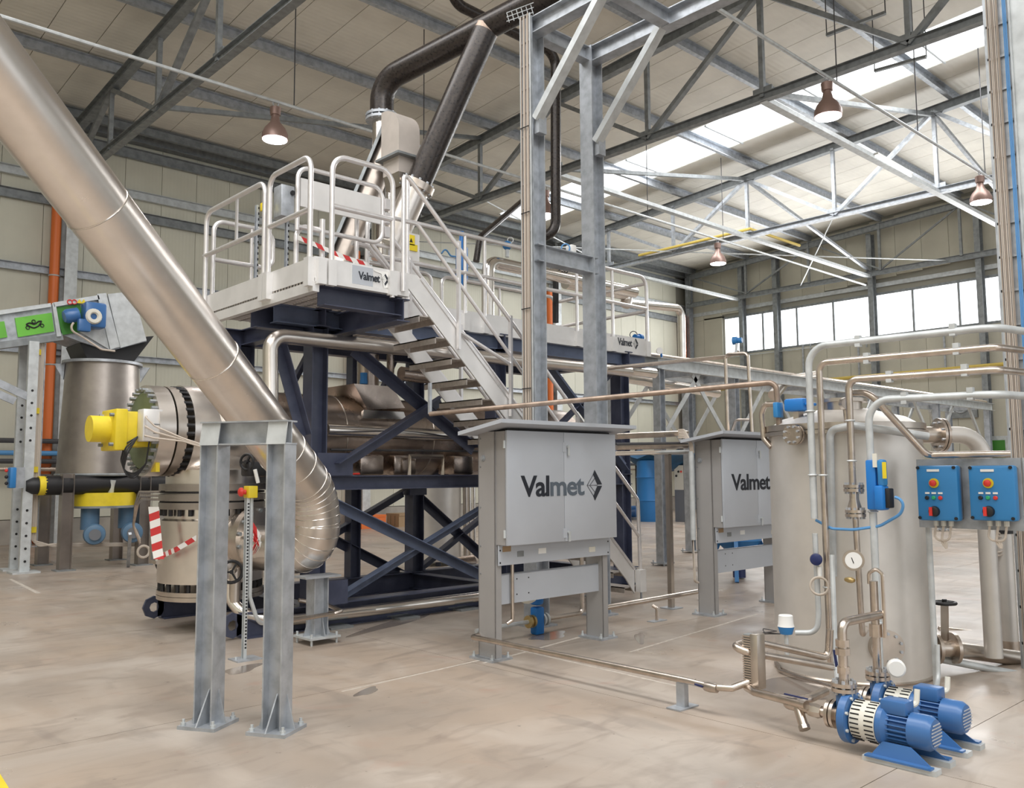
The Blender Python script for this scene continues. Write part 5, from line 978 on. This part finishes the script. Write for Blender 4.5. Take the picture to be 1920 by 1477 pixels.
MB().cyl((5.10, 2.90, .19), (5.06, 2.84, .09), .03, n=12).build('strainer_leg', 'steel_tube', ys_); MB().cyl((5.063, 2.845, .095), (5.055, 2.832, .075), .036, n=8).build('cap', 'steel_tube', ys_); MB().lathe((5.10, 2.82, .19), (0, -1, 0), [(0, .04), (.05, .045), (.08, .036)], 8).build('union', 'steel', ys_); MB().bar((5.08, 2.98, .26), (5.1, 2.83, .25), .012, .008).build('valve_lever', 'blue_dark', ys_)
tf = thing('tank_side_flange', 'round blind flange low on the tank behind the pump riser', 'flange', ondir(1665, 1215)); q = ondir(1660, 1212); qd = (q-TC); qd.z = 0; qd.normalize(); MB().lathe(q, qd, [(-.03, .13), (.05, .13)], 28).build('disc', 'steel', tf); MB().bolts(q+qd*.05, qd, .105, 10, .012, .03).build('bolts', 'galv', tf)['kind'] = 'stuff'
one('tank_base_pipe', MB().tube([P(1412+42, 1230, X=6.9), P(1462, 1256, X=6.6), P(1500, 1268, X=6.45), P(1575, 1290, X=6.2), P(1660, 1293, X=6.2)], .013, 8, .06), 'steel_tube', 'thin pipe following the tank base', 'pipe')
one('tank_front_conduit', MB().tube([P(1560, 1040, X=6.3), P(1567, 1240, X=6.2), P(1572, 1290, X=5.6), P(1580, 1312, X=5.3)], .019, 8, .08), 'galv_pale', 'slim grey conduit falling to the nearer pump', 'conduit')
# control panel with two blue stations
cpn = thing('control_stand', 'grey back plate on a slim post carrying two blue control boxes', 'stand', (6.92, 2.3, 0)); XC = 6.9
a, b = P(1724, 988, X=XC), P(1912, 858, X=XC); MB().box(XC, XC+.02, b.y, a.y, a.z, b.z).build('back_plate', 'galv', cpn)
[MB().cyl((XC+.045, q_, 0), (XC+.045, q_, b.z), .022, n=14).build('post', 'galv_pale', cpn) for q_ in (a.y-.05, b.y-.02)]
CPY = a.y-.09
one('motor_conduit', MB().tube([(6.9, CPY, .35), (6.88, CPY, .08), (6.5, CPY-.1, .04), P(1705, 1296, X=6.1)], .018, 10, .1), 'galv_pale', 'grey conduit bending along the floor from the control stand post to the pumps', 'conduit')
def station(px0, px1, lab):
    a, b = P(px0, 975, X=XC-.11), P(px1, 872, X=XC-.11); t = thing('control_box', lab, 'control box', (XC-.07, (a.y+b.y)/2, a.z), 'blue control boxes')
    MB().bev(XC-.12, XC-.04, b.y, a.y, a.z, b.z, .02).build('cover', 'blue_box', t); MB().bev(XC-.055, XC+.004, b.y+.01, a.y-.01, a.z+.01, b.z-.01, .01).build('housing', 'cab_dark', t)
    wy = a.y-b.y; hz = b.z-a.z; F = lambda u, v: V((XC-.121, a.y-wy*u, b.z-hz*v))
    for u in (.06, .92):
        for v in (.04, .95): MB().cyl(F(u, v)-V((.006, 0, 0)), F(u, v)+V((.03, 0, 0)),   .012, n=10).build('corner_screw', 'black', t)
    c = F(.43, .09); MB().box(c.x-.004, c.x, c.y-.045, c.y+.045, c.z-.009, c.z+.009).build('name_strip', 'white', t)
    c = F(.44, .32); MB().cyl(c-V((.006, 0, 0)), c, .036, n=24).build('stop_ring', 'yellow', t); MB().lathe(c, (-1, 0, 0), [(0, .014), (.015, .014), (.02, .025), (.035, .023), (.042, .012)], 20).build('stop_button', 'red', t)
    for k, m in enumerate(('black', 'green_button', 'red')):
        c = F(.27+.155*k, .50); MB().box(c.x-.004, c.x, c.y-.016, c.y+.016, c.z-.007, c.z+.007).build('legend', 'white', t); c = F(.26+.16*k, .585); MB().lathe(c, (-1, 0, 0), [(0, .015), (.01, .015), (.015, .01)], 16).build('push_button' if k else 'key_switch', m, t)
    c = F(.42, .83); MB().lathe(c, (-1, 0, 0), [(0, .04), (.025, .036), (.03, .024)], 20).build('main_switch', 'black', t); MB().box(c.x-.04, c.x-.025, c.y+.004, c.y+.026, c.z-.032, c.z+.032).build('switch_lever', 'red', t)
    for k in range(3):
        c = F(.35+.18*k, 1.0); MB().cyl(c+V((.07, 0, 0)), c+V((.07, 0, -.04)), .018, n=8).build('cable_gland', 'offwhite', t); MB().tube([c+V((.07, 0, -.03)), c+V((.07, .02, -.15)), F(.5, 1.35)+V((.08, .03*k-.03, 0)), F(.55, 1.5)+V((.08, 0, 0))], .009, 6, .06).build('cable', 'cable', t)
    return t
station(1722, 1795, 'blue control box with red stop button nearer the tank'); station(1820, 1902, 'blue control box with red stop button against the cable tower')
# floor pipes, gate valve and filter column at far right
one('right_main_pipe', MB().tube([P(1795, 1218, X=7.75), P(1935, 1238, X=8.6)], .065, 16), 'steel', 'thick steel pipe along the floor right of the tank', 'pipe')
for k, (y0, y1, X, r, m) in enumerate(((1168, 1180, 10.2, .035, 'steel_tube'), (1180, 1192, 9.6, .035, 'steel_tube'), (1235, 1262, 7.6, .03, 'galv_pale'))):
    one('floor_service_pipe', MB().tube([P(1760, y0, X=X), P(1940, y1+8, X=X+.6)], r, 10), m, ('thin rear floor pipe behind the control panel post', 'middle floor pipe behind the control panel post', 'pale front floor pipe beside the tank valve')[k], 'pipe', 'floor pipes right of the tank')
gv = thing('gate_valve', 'steel gate valve with dark handwheel low on the tank', 'valve', P(1770, 1240, X=7.6)); q = P(1772, 1215, X=7.6); ax = V((.75, -.66, 0))
for k in (-.09, .06): MB().lathe(q+ax*k, ax, [(0, .05), (0, .125), (.028, .125), (.028, .05)], 24).build('flange', 'steel_tube', gv)
MB().lathe(q-ax*.1, ax, [(0, .07), (.2, .07)], 18).build('body', 'steel_tube', gv); MB().bar(q, P(1771, 1135, X=7.6), .05, .04, (1, 0, 0)).build('yoke', 'steel', gv); handwheel(MB(), P(1771, 1130, X=7.6), (0, 0, 1), .085, .014).build('handwheel', 'black', gv)
MB().cyl(q-ax*.35, q-ax*.09, .06).build('pipe', 'steel', gv)
fc = thing('filter_column', 'upright stainless filter column under the second control box', 'filter', P(1895, 1205, X=8.9)); q = P(1893, 1195, X=8.9); zt = P(1885, 1000, X=8.9).z
MB().cyl((q.x, q.y, .1), (q.x, q.y, zt), .075, n=24).build('column', 'tank_steel', fc); MB().lathe((q.x, q.y, zt), (0, 0, 1), [(0, .08), (.06, .08), (.08, .05)], 22).build('head', 'black', fc); MB().lathe((q.x, q.y, .0), (0, 0, 1), [(0, .11), (.02, .11), (.02, .08), (.1, .08)], 22).build('base', 'steel_tube', fc)
for k in range(2): MB().ring((q.x-.09, q.y+.03, zt-.08-.03*k), (-.8, -.5, 0), .09, .008, 18).build('cable_loop', 'cable', fc)
# yellow hatch on the floor behind: blue skid under second cabinet
sk = thing('blue_separator', 'blue cone bottomed vessel on splayed legs behind the second cabinet', 'vessel', (11.9, 7.6, 0)); 
MB().lathe((12.0, 7.75, .35), (0, 0, 1), [(0, .12), (.25, .36), (.75, .36), (.8, .3)], 28).build('body', 'blue', sk)
for a in (.5, 2.1, 3.7, 5.3): c = V((math.cos(a), math.sin(a), 0)); MB().chan(V((12, 7.75, .6))+c*.3, V((12, 7.75, 0))+c*.55, .1, .06, c).build('leg', 'blue', sk)
MB().cyl((12.0, 7.75, .02), (12.0, 7.75, .4), .1, n=16).build('motor', 'blue_dark', sk)
# ================================================================ LEFT BACKGROUND: hopper, conveyor
HC = V((5.5, 17.6, 0))
hp = thing('feed_hopper', 'grey steel feed hopper on legs in front of the long wall', 'hopper', HC)
zT, zB = P(190, 685, Y=17.6).z, P(190, 890, Y=17.6).z
MB().lathe(HC+V((0, 0, zB)), (0, 0, 1), [(0, .74), (zT-zB, .64)], 40).build('shell', 'hopper_steel', hp)
MB().lathe(HC+V((0, 0, zT)), (0, 0, 1), [(0, .64), (0, .71), (.05, .71), (.05, .5)], 40).build('rim', 'galv', hp)
MB().lathe(HC+V((0, 0, zB-.3)), (0, 0, 1), [(0, .52), (.3, .60)], 40).build('skirt', 'hopper_steel', hp)
MB().ring(HC+V((0, 0, zB)), (0, 0, 1), .74, .03, 40).build('stiffener', 'galv_dark', hp)
for s in (-1, 1): MB().poly([HC+V((s*.62, -.2*s, zT)), HC+V((s*.80, -.25*s, zT)), HC+V((s*.64, -.2*s, zT-.3))], (.02, .02, 0)).build('lifting_lug', 'galv', hp)
for x in (4.75, 6.1):
    for y in (16.9, 18.3): MB().ibeam((x, y, .02), (x, y, zB+.02), .2, .2, (1, 0, 0)).build('leg', 'hopper_steel', hp); MB().box(x-.16, x+.16, y-.16, y+.16, 0, .02).build('foot_plate', 'galv_dark', hp)
zs = P(190, 909, Y=17.0).z; MB().tube([(4.4, 17.0, zs), (7.9, 17.0, zs)], .17, 20).build('screw_trough', 'black', hp); MB().cyl((4.3, 17.0, zs), (4.42, 17.0, zs), .17, n=16).build('yellow_end_bearing', 'yellow', hp); MB().lathe((4.1, 17.0, zs), (1, 0, 0), [(0, .1), (.1, .15), (.2, .15)], 14).build('end_motor', 'black', hp)
zd = P(190, 935, Y=17.3).z; MB().lathe((HC.x, 17.3, zd-.12), (0, 0, 1), [(0, .54), (.0, .58), (.24, .58), (.24, .3)], 36).build('slewing_ring', 'yellow', hp); MB().cyl((HC.x, 17.3, zd-.16), (HC.x, 17.3, zd-.12), .62, n=30).build('ring_plate', 'galv_dark', hp)
for k, dx in enumerate((-.28, .38)):
    MB().cyl((HC.x+dx, 17.1, zd-.55), (HC.x+dx, 17.1, zd-.16), .16, n=18).build('gear_housing', 'blue_motor', hp); g = MB().lathe((HC.x+dx+.05, 17.05, zd-.62), (-.25, -1, 0), [(0, .17), (.35, .19), (.42, .17), (.44, .1)], 22).build('motor', 'blue_motor', hp); MB().lathe((HC.x+dx-.06, 16.60, zd-.62), (-.25, -1, 0), [(0, .1), (.02, .1)], 18).build('fan_grille', 'cab_dark', g)
MB().tube([(HC.x, 16.9, zd+.1), (HC.x+.02, 16.85, zB-.1)], .05, 10).build('shaft', 'galv_pale', hp)
# chute on top
ch = thing('conveyor_chute', 'black rubber lined chute between conveyor and hopper', 'chute', HC+V((0, 0, zT)))
c0 = HC+V((0, 0, zT+.06)); 
MB().add([c0+V((-.42, -.45, 0)), c0+V((.42, -.45, 0)), c0+V((.42, .45, 0)), c0+V((-.42, .45, 0)), c0+V((-.55, -.42, .28)), c0+V((.80, -.42, .55)), c0+V((.80, .45, .55)), c0+V((-.55, .45, .28))], [(0, 3, 2, 1), (4, 5, 6, 7), (0, 1, 5, 4), (1, 2, 6, 5), (2, 3, 7, 6), (3, 0, 4, 7)]).build('skirt', 'black', ch)
# conveyor, green side panels
YC = 17.1
def cq(pts, dep, m, name, par, Y=YC): return MB().poly([P(x, y, Y=Y) for x, y in pts], (0, dep, 0)).build(name, m, par)
cn = thing('belt_conveyor', 'galvanised inclined conveyor with bright green side panels', 'conveyor', P(150, 660, Y=17.5))
cq([(-60, 592), (100, 570), (245, 548), (275, 640), (206, 658), (150, 640), (110, 625), (-60, 655)], .9, 'galv', 'casing', cn)
for pts in ([(-60, 610), (8, 602), (14, 632), (-60, 643)], [(28, 596), (97, 586), (102, 621), (34, 632)]): cq(pts, .03, 'green', 'side_panel', cn, YC-.04)
cq([(103, 576), (150, 570), (162, 620), (117, 628)], .03, 'green_dark', 'side_panel', cn, YC-.04)
for pts in ([(-60, 590), (95, 568), (96, 575), (-60, 599)], [(100, 567), (185, 553), (187, 561), (102, 575)], [(182, 551), (199, 549), (225, 650), (207, 655)], [(98, 568), (104, 567), (115, 630), (107, 631)]): cq(pts, .04, 'galv_pale', 'frame_member', cn, YC-.08)
cq([(202, 551), (230, 548), (262, 590), (275, 638), (226, 652)], .04, 'galv_pale', 'head_cover', cn, YC-.06); cq([(150, 622), (196, 614), (205, 655)], .04, 'galv_pale', 'gusset_sheet', cn, YC-.05)
sy = MB()
def arc(mb, pts, r=.012, Y=YC-.05): mb.tube([P(x, y, Y=Y) for x, y in pts], r, 5, .06, 4)
arc(sy, [(49, 608), (56, 604), (64, 609), (72, 602), (78, 602)]); arc(sy, [(49, 608), (58, 613), (64, 615), (72, 611), (78, 602)])
for x, y in ((52, 614), (63, 602.5), (79, 610)): sy.ring(P(x, y, Y=YC-.05), (0, 1, 0), .028, .008, 14, 5)
sy.build('emblem', 'black', cn)
for k, x in enumerate((131, 139.5)): MB().ring(P(x, 566, Y=YC-.09), (0, 1, 0), .04, .01, 14, 5).build('prohibition_sign', 'red', cn)
for x in (149, 157): c = P(x, 565, Y=YC-.09); MB().poly([c+V((-.045, 0, -.035)), c+V((.045, 0, -.035)), c+V((0, 0, .045))], (0, -.004, 0)).build('warning_sign', 'yellow', cn)
mo = thing('conveyor_motor', 'dark blue gear motor on the conveyor side', 'motor', P(150, 610, Y=YC-.3)); a = P(120, 594, Y=YC-.25); b = P(155, 588, Y=YC-.25)
MB().lathe(a, b-a, [(0, .10), (.05, .13), ((b-a).length*.75, .13)], 18).build('motor', 'blue_pump', mo); MB().bev(b.x-.0, b.x+.38, YC-.4, YC-.1, b.z-.25, b.z+.22, .05).build('gearbox', 'blue_pump', mo); MB().ring(P(176, 593, Y=YC-.42), (0, 1, 0), .10, .045, 18, 6).build('hub_ring', 'offwhite', mo); MB().bev(a.x+.2, a.x+.42, YC-.42, YC-.3, a.z-.25, a.z-.02, .03).build('terminal_box', 'blue_pump', mo)
MB().tube([P(138, 605, Y=YC-.4), P(128, 616, Y=YC-.4), P(160, 635, Y=YC-.3), P(190, 655, Y=YC-.3), P(215, 658, Y=YC-.2)], .02, 6, .1).build('cable', 'cable', mo)
# slotted posts carrying the conveyor
cs = thing('conveyor_trestle', 'slotted galvanised trestle posts under the conveyor', 'stand', P(40, 1072, Z=0))
for (x0, y0, x1, y1) in ((26, 1068, 38, 645), (44, 1074, 62, 640)):
    b = P(x0, y0, Z=0); t = P(x1, y1, Y=b.y); t.x = b.x; MB().bar((b.x, b.y, .03), t, .16, .10, (0, 1, 0)).build('post', 'galv_pale', cs); MB().box(b.x-.22, b.x+.22, b.y-.2, b.y+.2, 0, .03).build('foot_plate', 'galv_pale', cs)
    h = MB()
    for i in range(5): h.lathe((b.x, b.y-.053, .2+i*.22), (0, -1, 0), [(0, .022), (.004, .022)], 8)
    for i in range(5): h.lathe((b.x, b.y-.053, 2.3+i*.22), (0, -1, 0), [(0, .022), (.004, .022)], 8)
    h.build('bolt_holes', 'black', cs)['kind'] = 'stuff'
for (x0, y0, x1, y1) in ((-40, 700, 55, 745), (-40, 722, 28, 752)): MB().bar(P(x0, y0, Y=17.0), P(x1, y1, Y=17.0), .04, .13).build('diagonal', 'galv', cs)
MB().bar(P(-30, 652, Y=17.15), P(115, 632, Y=17.15), .2, .12).build('under_rail', 'galv_dark', cs)
cl = thing('wall_cable_ladder', 'wire cable ladder with yellow clips behind the conveyor posts', 'cables', P(65, 1030, Y=17.6)); Yc = 17.2
a, b = P(74, 640, Y=Yc), P(58, 1025, Y=Yc); a2, b2 = P(85, 640, Y=Yc), P(70, 1025, Y=Yc)
for u, v in ((a, b), (a2, b2)): MB().tube([(u.x, Yc, u.z), (u.x, Yc, v.z), ], .018, 6).build('ladder_side', 'galv', cl)
for i in range(3): MB().tube([(a2.x-.03-.035*i, Yc-.03, a.z), (a2.x-.03-.035*i, Yc-.03, b.z+.06*i), P(100, 1020+i*2, Y=Yc-.05), P(275, 1018+2*i, Y=Yc-.1)], .02, 6, .1).build('cable', 'cable', cl)
for i in range(24): z = b.z+(a.z-b.z)*i/24; MB().tube([(a.x, Yc, z), (a2.x, Yc, z)], .008, 5).build('rung', 'galv', cl)
for i, y in enumerate((660, 770, 880, 993)): q = P(72-i*3, y, Y=Yc-.06); MB().box(q.x-.04, q.x+.04, q.y-.02, q.y+.02, q.z-.05, q.z+.05).build('clip', 'yellow', cl)
bb = thing('blue_switch_box', 'small blue switch box on the conveyor trestle', 'box', P(22, 915, Y=16.9)); a, b = P(15, 915, Y=16.9), P(29, 876, Y=16.9); MB().bev(a.x, b.x, 16.8, 17.0, a.z, b.z, .02).build('cover', 'blue', bb); MB().box(b.x, b.x+.14, 16.85, 17.0, a.z, b.z).build('back_plate', 'galv', bb)
for i in range(3): q = P(12, 882+12*i, Y=16.85); MB().sphere(q, .03, 8, 5).build('knob', ('red', 'black', 'black')[i], bb)
t = thing('instrument_tubing', 'thin bent instrument tubes in front of the hopper leg', 'pipes', P(255, 1000, Y=15.5))
for i in range(3): MB().tube([P(300, 922+7*i, Y=12.), P(262+2*i, 922+7*i, Y=13.5), P(254+2*i, 945, Y=15), P(250, 985, Y=15.5), P(262, 1010+4*i, Y=15.6)], .02, 6, .15).build('tube', 'steel_tube', t)
MB().ring(P(269, 1034, Y=15.6), (0, 1, 0), .1, .022, 16).build('coil', 'cable', t); MB().bar(P(240, 1063, Z=0), P(244, 1000, Y=15.8), .05, .05, (1, 0, 0)).build('slotted_post', 'galv', t)
one('vessel_back_drain', MB().tube([P(292, 1050, Y=10.2), P(296, 1066, Y=10.2), P(320, 1070, Y=10.2)], .02, 8, .05), 'black', 'thin black hose under the barrier tape', 'hose')
# ================================================================ FAR BACKGROUND FLOOR ITEMS
for k, (px, py, w, m, l) in enumerate(((665, 988, .9, 'orange', 'orange crate on the floor by the long wall'), (705, 982, 1.1, 'wood', 'wooden pallet block on the floor by the long wall'))):
    c = P(px, py, Z=0); c.y = min(c.y, 23.3); t = thing('storage_crate' if k == 0 else 'timber_stack', l, 'crate' if k == 0 else 'timber', (c.x, c.y, 0))
    for i in range(3): MB().box(c.x-w/2, c.x+w/2, c.y-.3+.24*i, c.y-.3+.24*i+.2, 0, .35).build('board', m, t)
    MB().box(c.x-w/2, c.x+w/2, c.y-.32, c.y+.42, .35, .42).build('top_board', m, t)
sv = thing('standing_tank', 'plain upright steel tank behind the machine frame', 'tank', (10.0, 13.0, 0)); MB().lathe((10.05, 13.0, .08), (0, 0, 1), [(0, .48), (2.3, .48), (2.45, .3)], 40).build('shell', 'tank_steel', sv)
for a in range(3): MB().cyl((10.05+.35*math.cos(a*2.1), 13+.35*math.sin(a*2.1), 0), (10.05+.35*math.cos(a*2.1), 13+.35*math.sin(a*2.1), .1), .05).build('foot', 'navy', sv)
for k in range(3): one('riser_pipe', MB().tube([V((P(874+k*8, 1050, Y=12.6).x, 12.6, 0)), P(872+k*8, 880, Y=12.6)], .035 if k else .05, 10), ('steel', 'clad_bright', 'clad_bright')[k], ('brown riser pipe beside the plain upright tank', 'polished riser pipe beside the plain upright tank', 'polished riser pipe beside the plain upright tank')[k], 'pipe', 'riser pipes behind the frame')
bt = thing('rear_pump_set', 'dark pump and pipes on the floor behind the machine frame', 'pump', P(880, 1065, Y=11.)); q = P(870, 1058, Y=11.); MB().box(q.x-.2, q.x+.2, 10.9, 11.15, 0, q.z).build('base', 'cab_dark', bt); MB().lathe(P(855, 1058, Y=11.), (1, -.2, 0), [(0, .12), (.3, .14), (.34, .1)], 16).build('motor', 'drum_steel', bt); MB().tube([P(795, 1070, Y=10.9), P(885, 1058, Y=10.9)], .02, 8).build('pipe', 'white', bt)
# blue drum, tarpaulin frame and electric cabinet near the far corner
DC = P(1222, 968, Z=0); DC = V((DC.x*.9, DC.y*.9, 0))
bd = thing('blue_drum', 'tall blue plastic drum under a blue sheet near the far wall', 'drum', DC); MB().lathe(DC, (0, 0, 1), [(0, .48), (.1, .5), (.7, .5), (.72, .52), (.76, .5), (1.5, .5), (1.52, .52), (1.56, .5), (2.1, .48), (2.15, .2)], 30).build('drum', 'blue_drum', bd)
tr = thing('blue_tarpaulin', 'dark blue sheet sagging over a frame near the far wall', 'tarpaulin', DC+V((0, 0, 2.0))); g = MB(); nx, ny = 14, 8; A = P(1150, 845, X=DC.x); Bq = P(1300, 845, X=DC.x)
vsx = []
for j in range(ny+1):
    for i in range(nx+1):
        u, v = i/nx, j/ny; p = A.lerp(Bq, u)+V((1.8*v-.5, 0, .15)); p.z -= .85*math.sin(math.pi*(.1+.8*u))*math.sin(math.pi*(.15+.7*v))+.08*math.sin(u*19+v*3); vsx.append(p)
n = len(vsx); g.add(vsx+[p+V((0, 0, .02)) for p in vsx], [(j*(nx+1)+i, j*(nx+1)+i+1, (j+1)*(nx+1)+i+1, (j+1)*(nx+1)+i) for j in range(ny) for i in range(nx)]+[(n+j*(nx+1)+i, n+(j+1)*(nx+1)+i, n+(j+1)*(nx+1)+i+1, n+j*(nx+1)+i+1) for j in range(ny) for i in range(nx)]); g.build('sheet', 'blue_tarp', tr)
for u in (0, 1):
    for w_ in (-.5, 1.3): c = A.lerp(Bq, u)+V((w_, 0, 0)); MB().cyl((c.x, c.y, 0), (c.x, c.y, A.z+.1), .05).build('frame_post', 'black', tr)
ecb = thing('electric_cabinet', 'grey electric cabinet with small lights near the far corner', 'cabinet', DC+V((.6, -1.6, 0))); a, b = P(1265, 918, X=DC.x+.3), P(1282, 872, X=DC.x+.3); MB().box(DC.x+.3, DC.x+.6, b.y, a.y, a.z, b.z).build('body', 'offwhite', ecb); MB().box(DC.x+.3, DC.x+.34, b.y, a.y, 0, a.z).build('stand', 'cab_dark', ecb)
for i, (x, y) in enumerate(((1272, 884), (1277, 884), (1268, 892))): q = P(x, y, X=DC.x+.29); MB().sphere(q, .04, 8, 5).build('indicator', ('black', 'red', 'black')[i], ecb)
bp = thing('blue_floor_pump', 'blue pump with red pipe on the floor beside the blue drum', 'pump', P(1185, 967, Z=0)); q = P(1188, 966, Z=0)*.92; q.z = 0; MB().lathe(q+V((-.3, .3, .25)), (.6, -.75, 0), [(0, .22), (.5, .24), (.55, .15)], 18).build('motor', 'blue_pump', bp); MB().box(q.x-.5, q.x+.4, q.y-.4, q.y+.5, 0, .08).build('base', 'cab_dark', bp); MB().tube([q+V((.2, -.3, .4)), q+V((.3, -.5, .6))], .06).build('spout', 'red', bp)
# wet patches on the floor
for k, (px, py, a, b_, r) in enumerate(((688, 1296, .15, .06, .5), (1030, 1192, .28, .14, .3), (455, 1254, .22, .10, .5), (1490, 1290, .35, .3, .9), (1200, 1196, .3, .05, .7), (740, 1168, .8, .12, .4), (1560, 1440, .0, .0, 0))):
    if a == 0: continue
    c = P(px, py, Z=0); mb = MB(); vs = []
    for i in range(32):
        th = 2*math.pi*i/32; rr = 1+.16*math.sin(3*th+k)+.05*math.sin(5*th+2*k); vs.append(c+V((math.cos(r), math.sin(r), 0))*a*rr*math.cos(th)+V((-math.sin(r), math.cos(r), 0))*b_*rr*math.sin(th))
    mb.poly(vs, (0, 0, .0012)); one('wet_patch', mb, 'wet', ('small dark wet patch on the open floor', 'wet patch under the blue valve', 'wet patch beside the emergency stop post', 'broad wet patch at the foot of the tank', 'long wet streak between the cabinets', 'dark wet strip along the skid')[k], 'puddle')
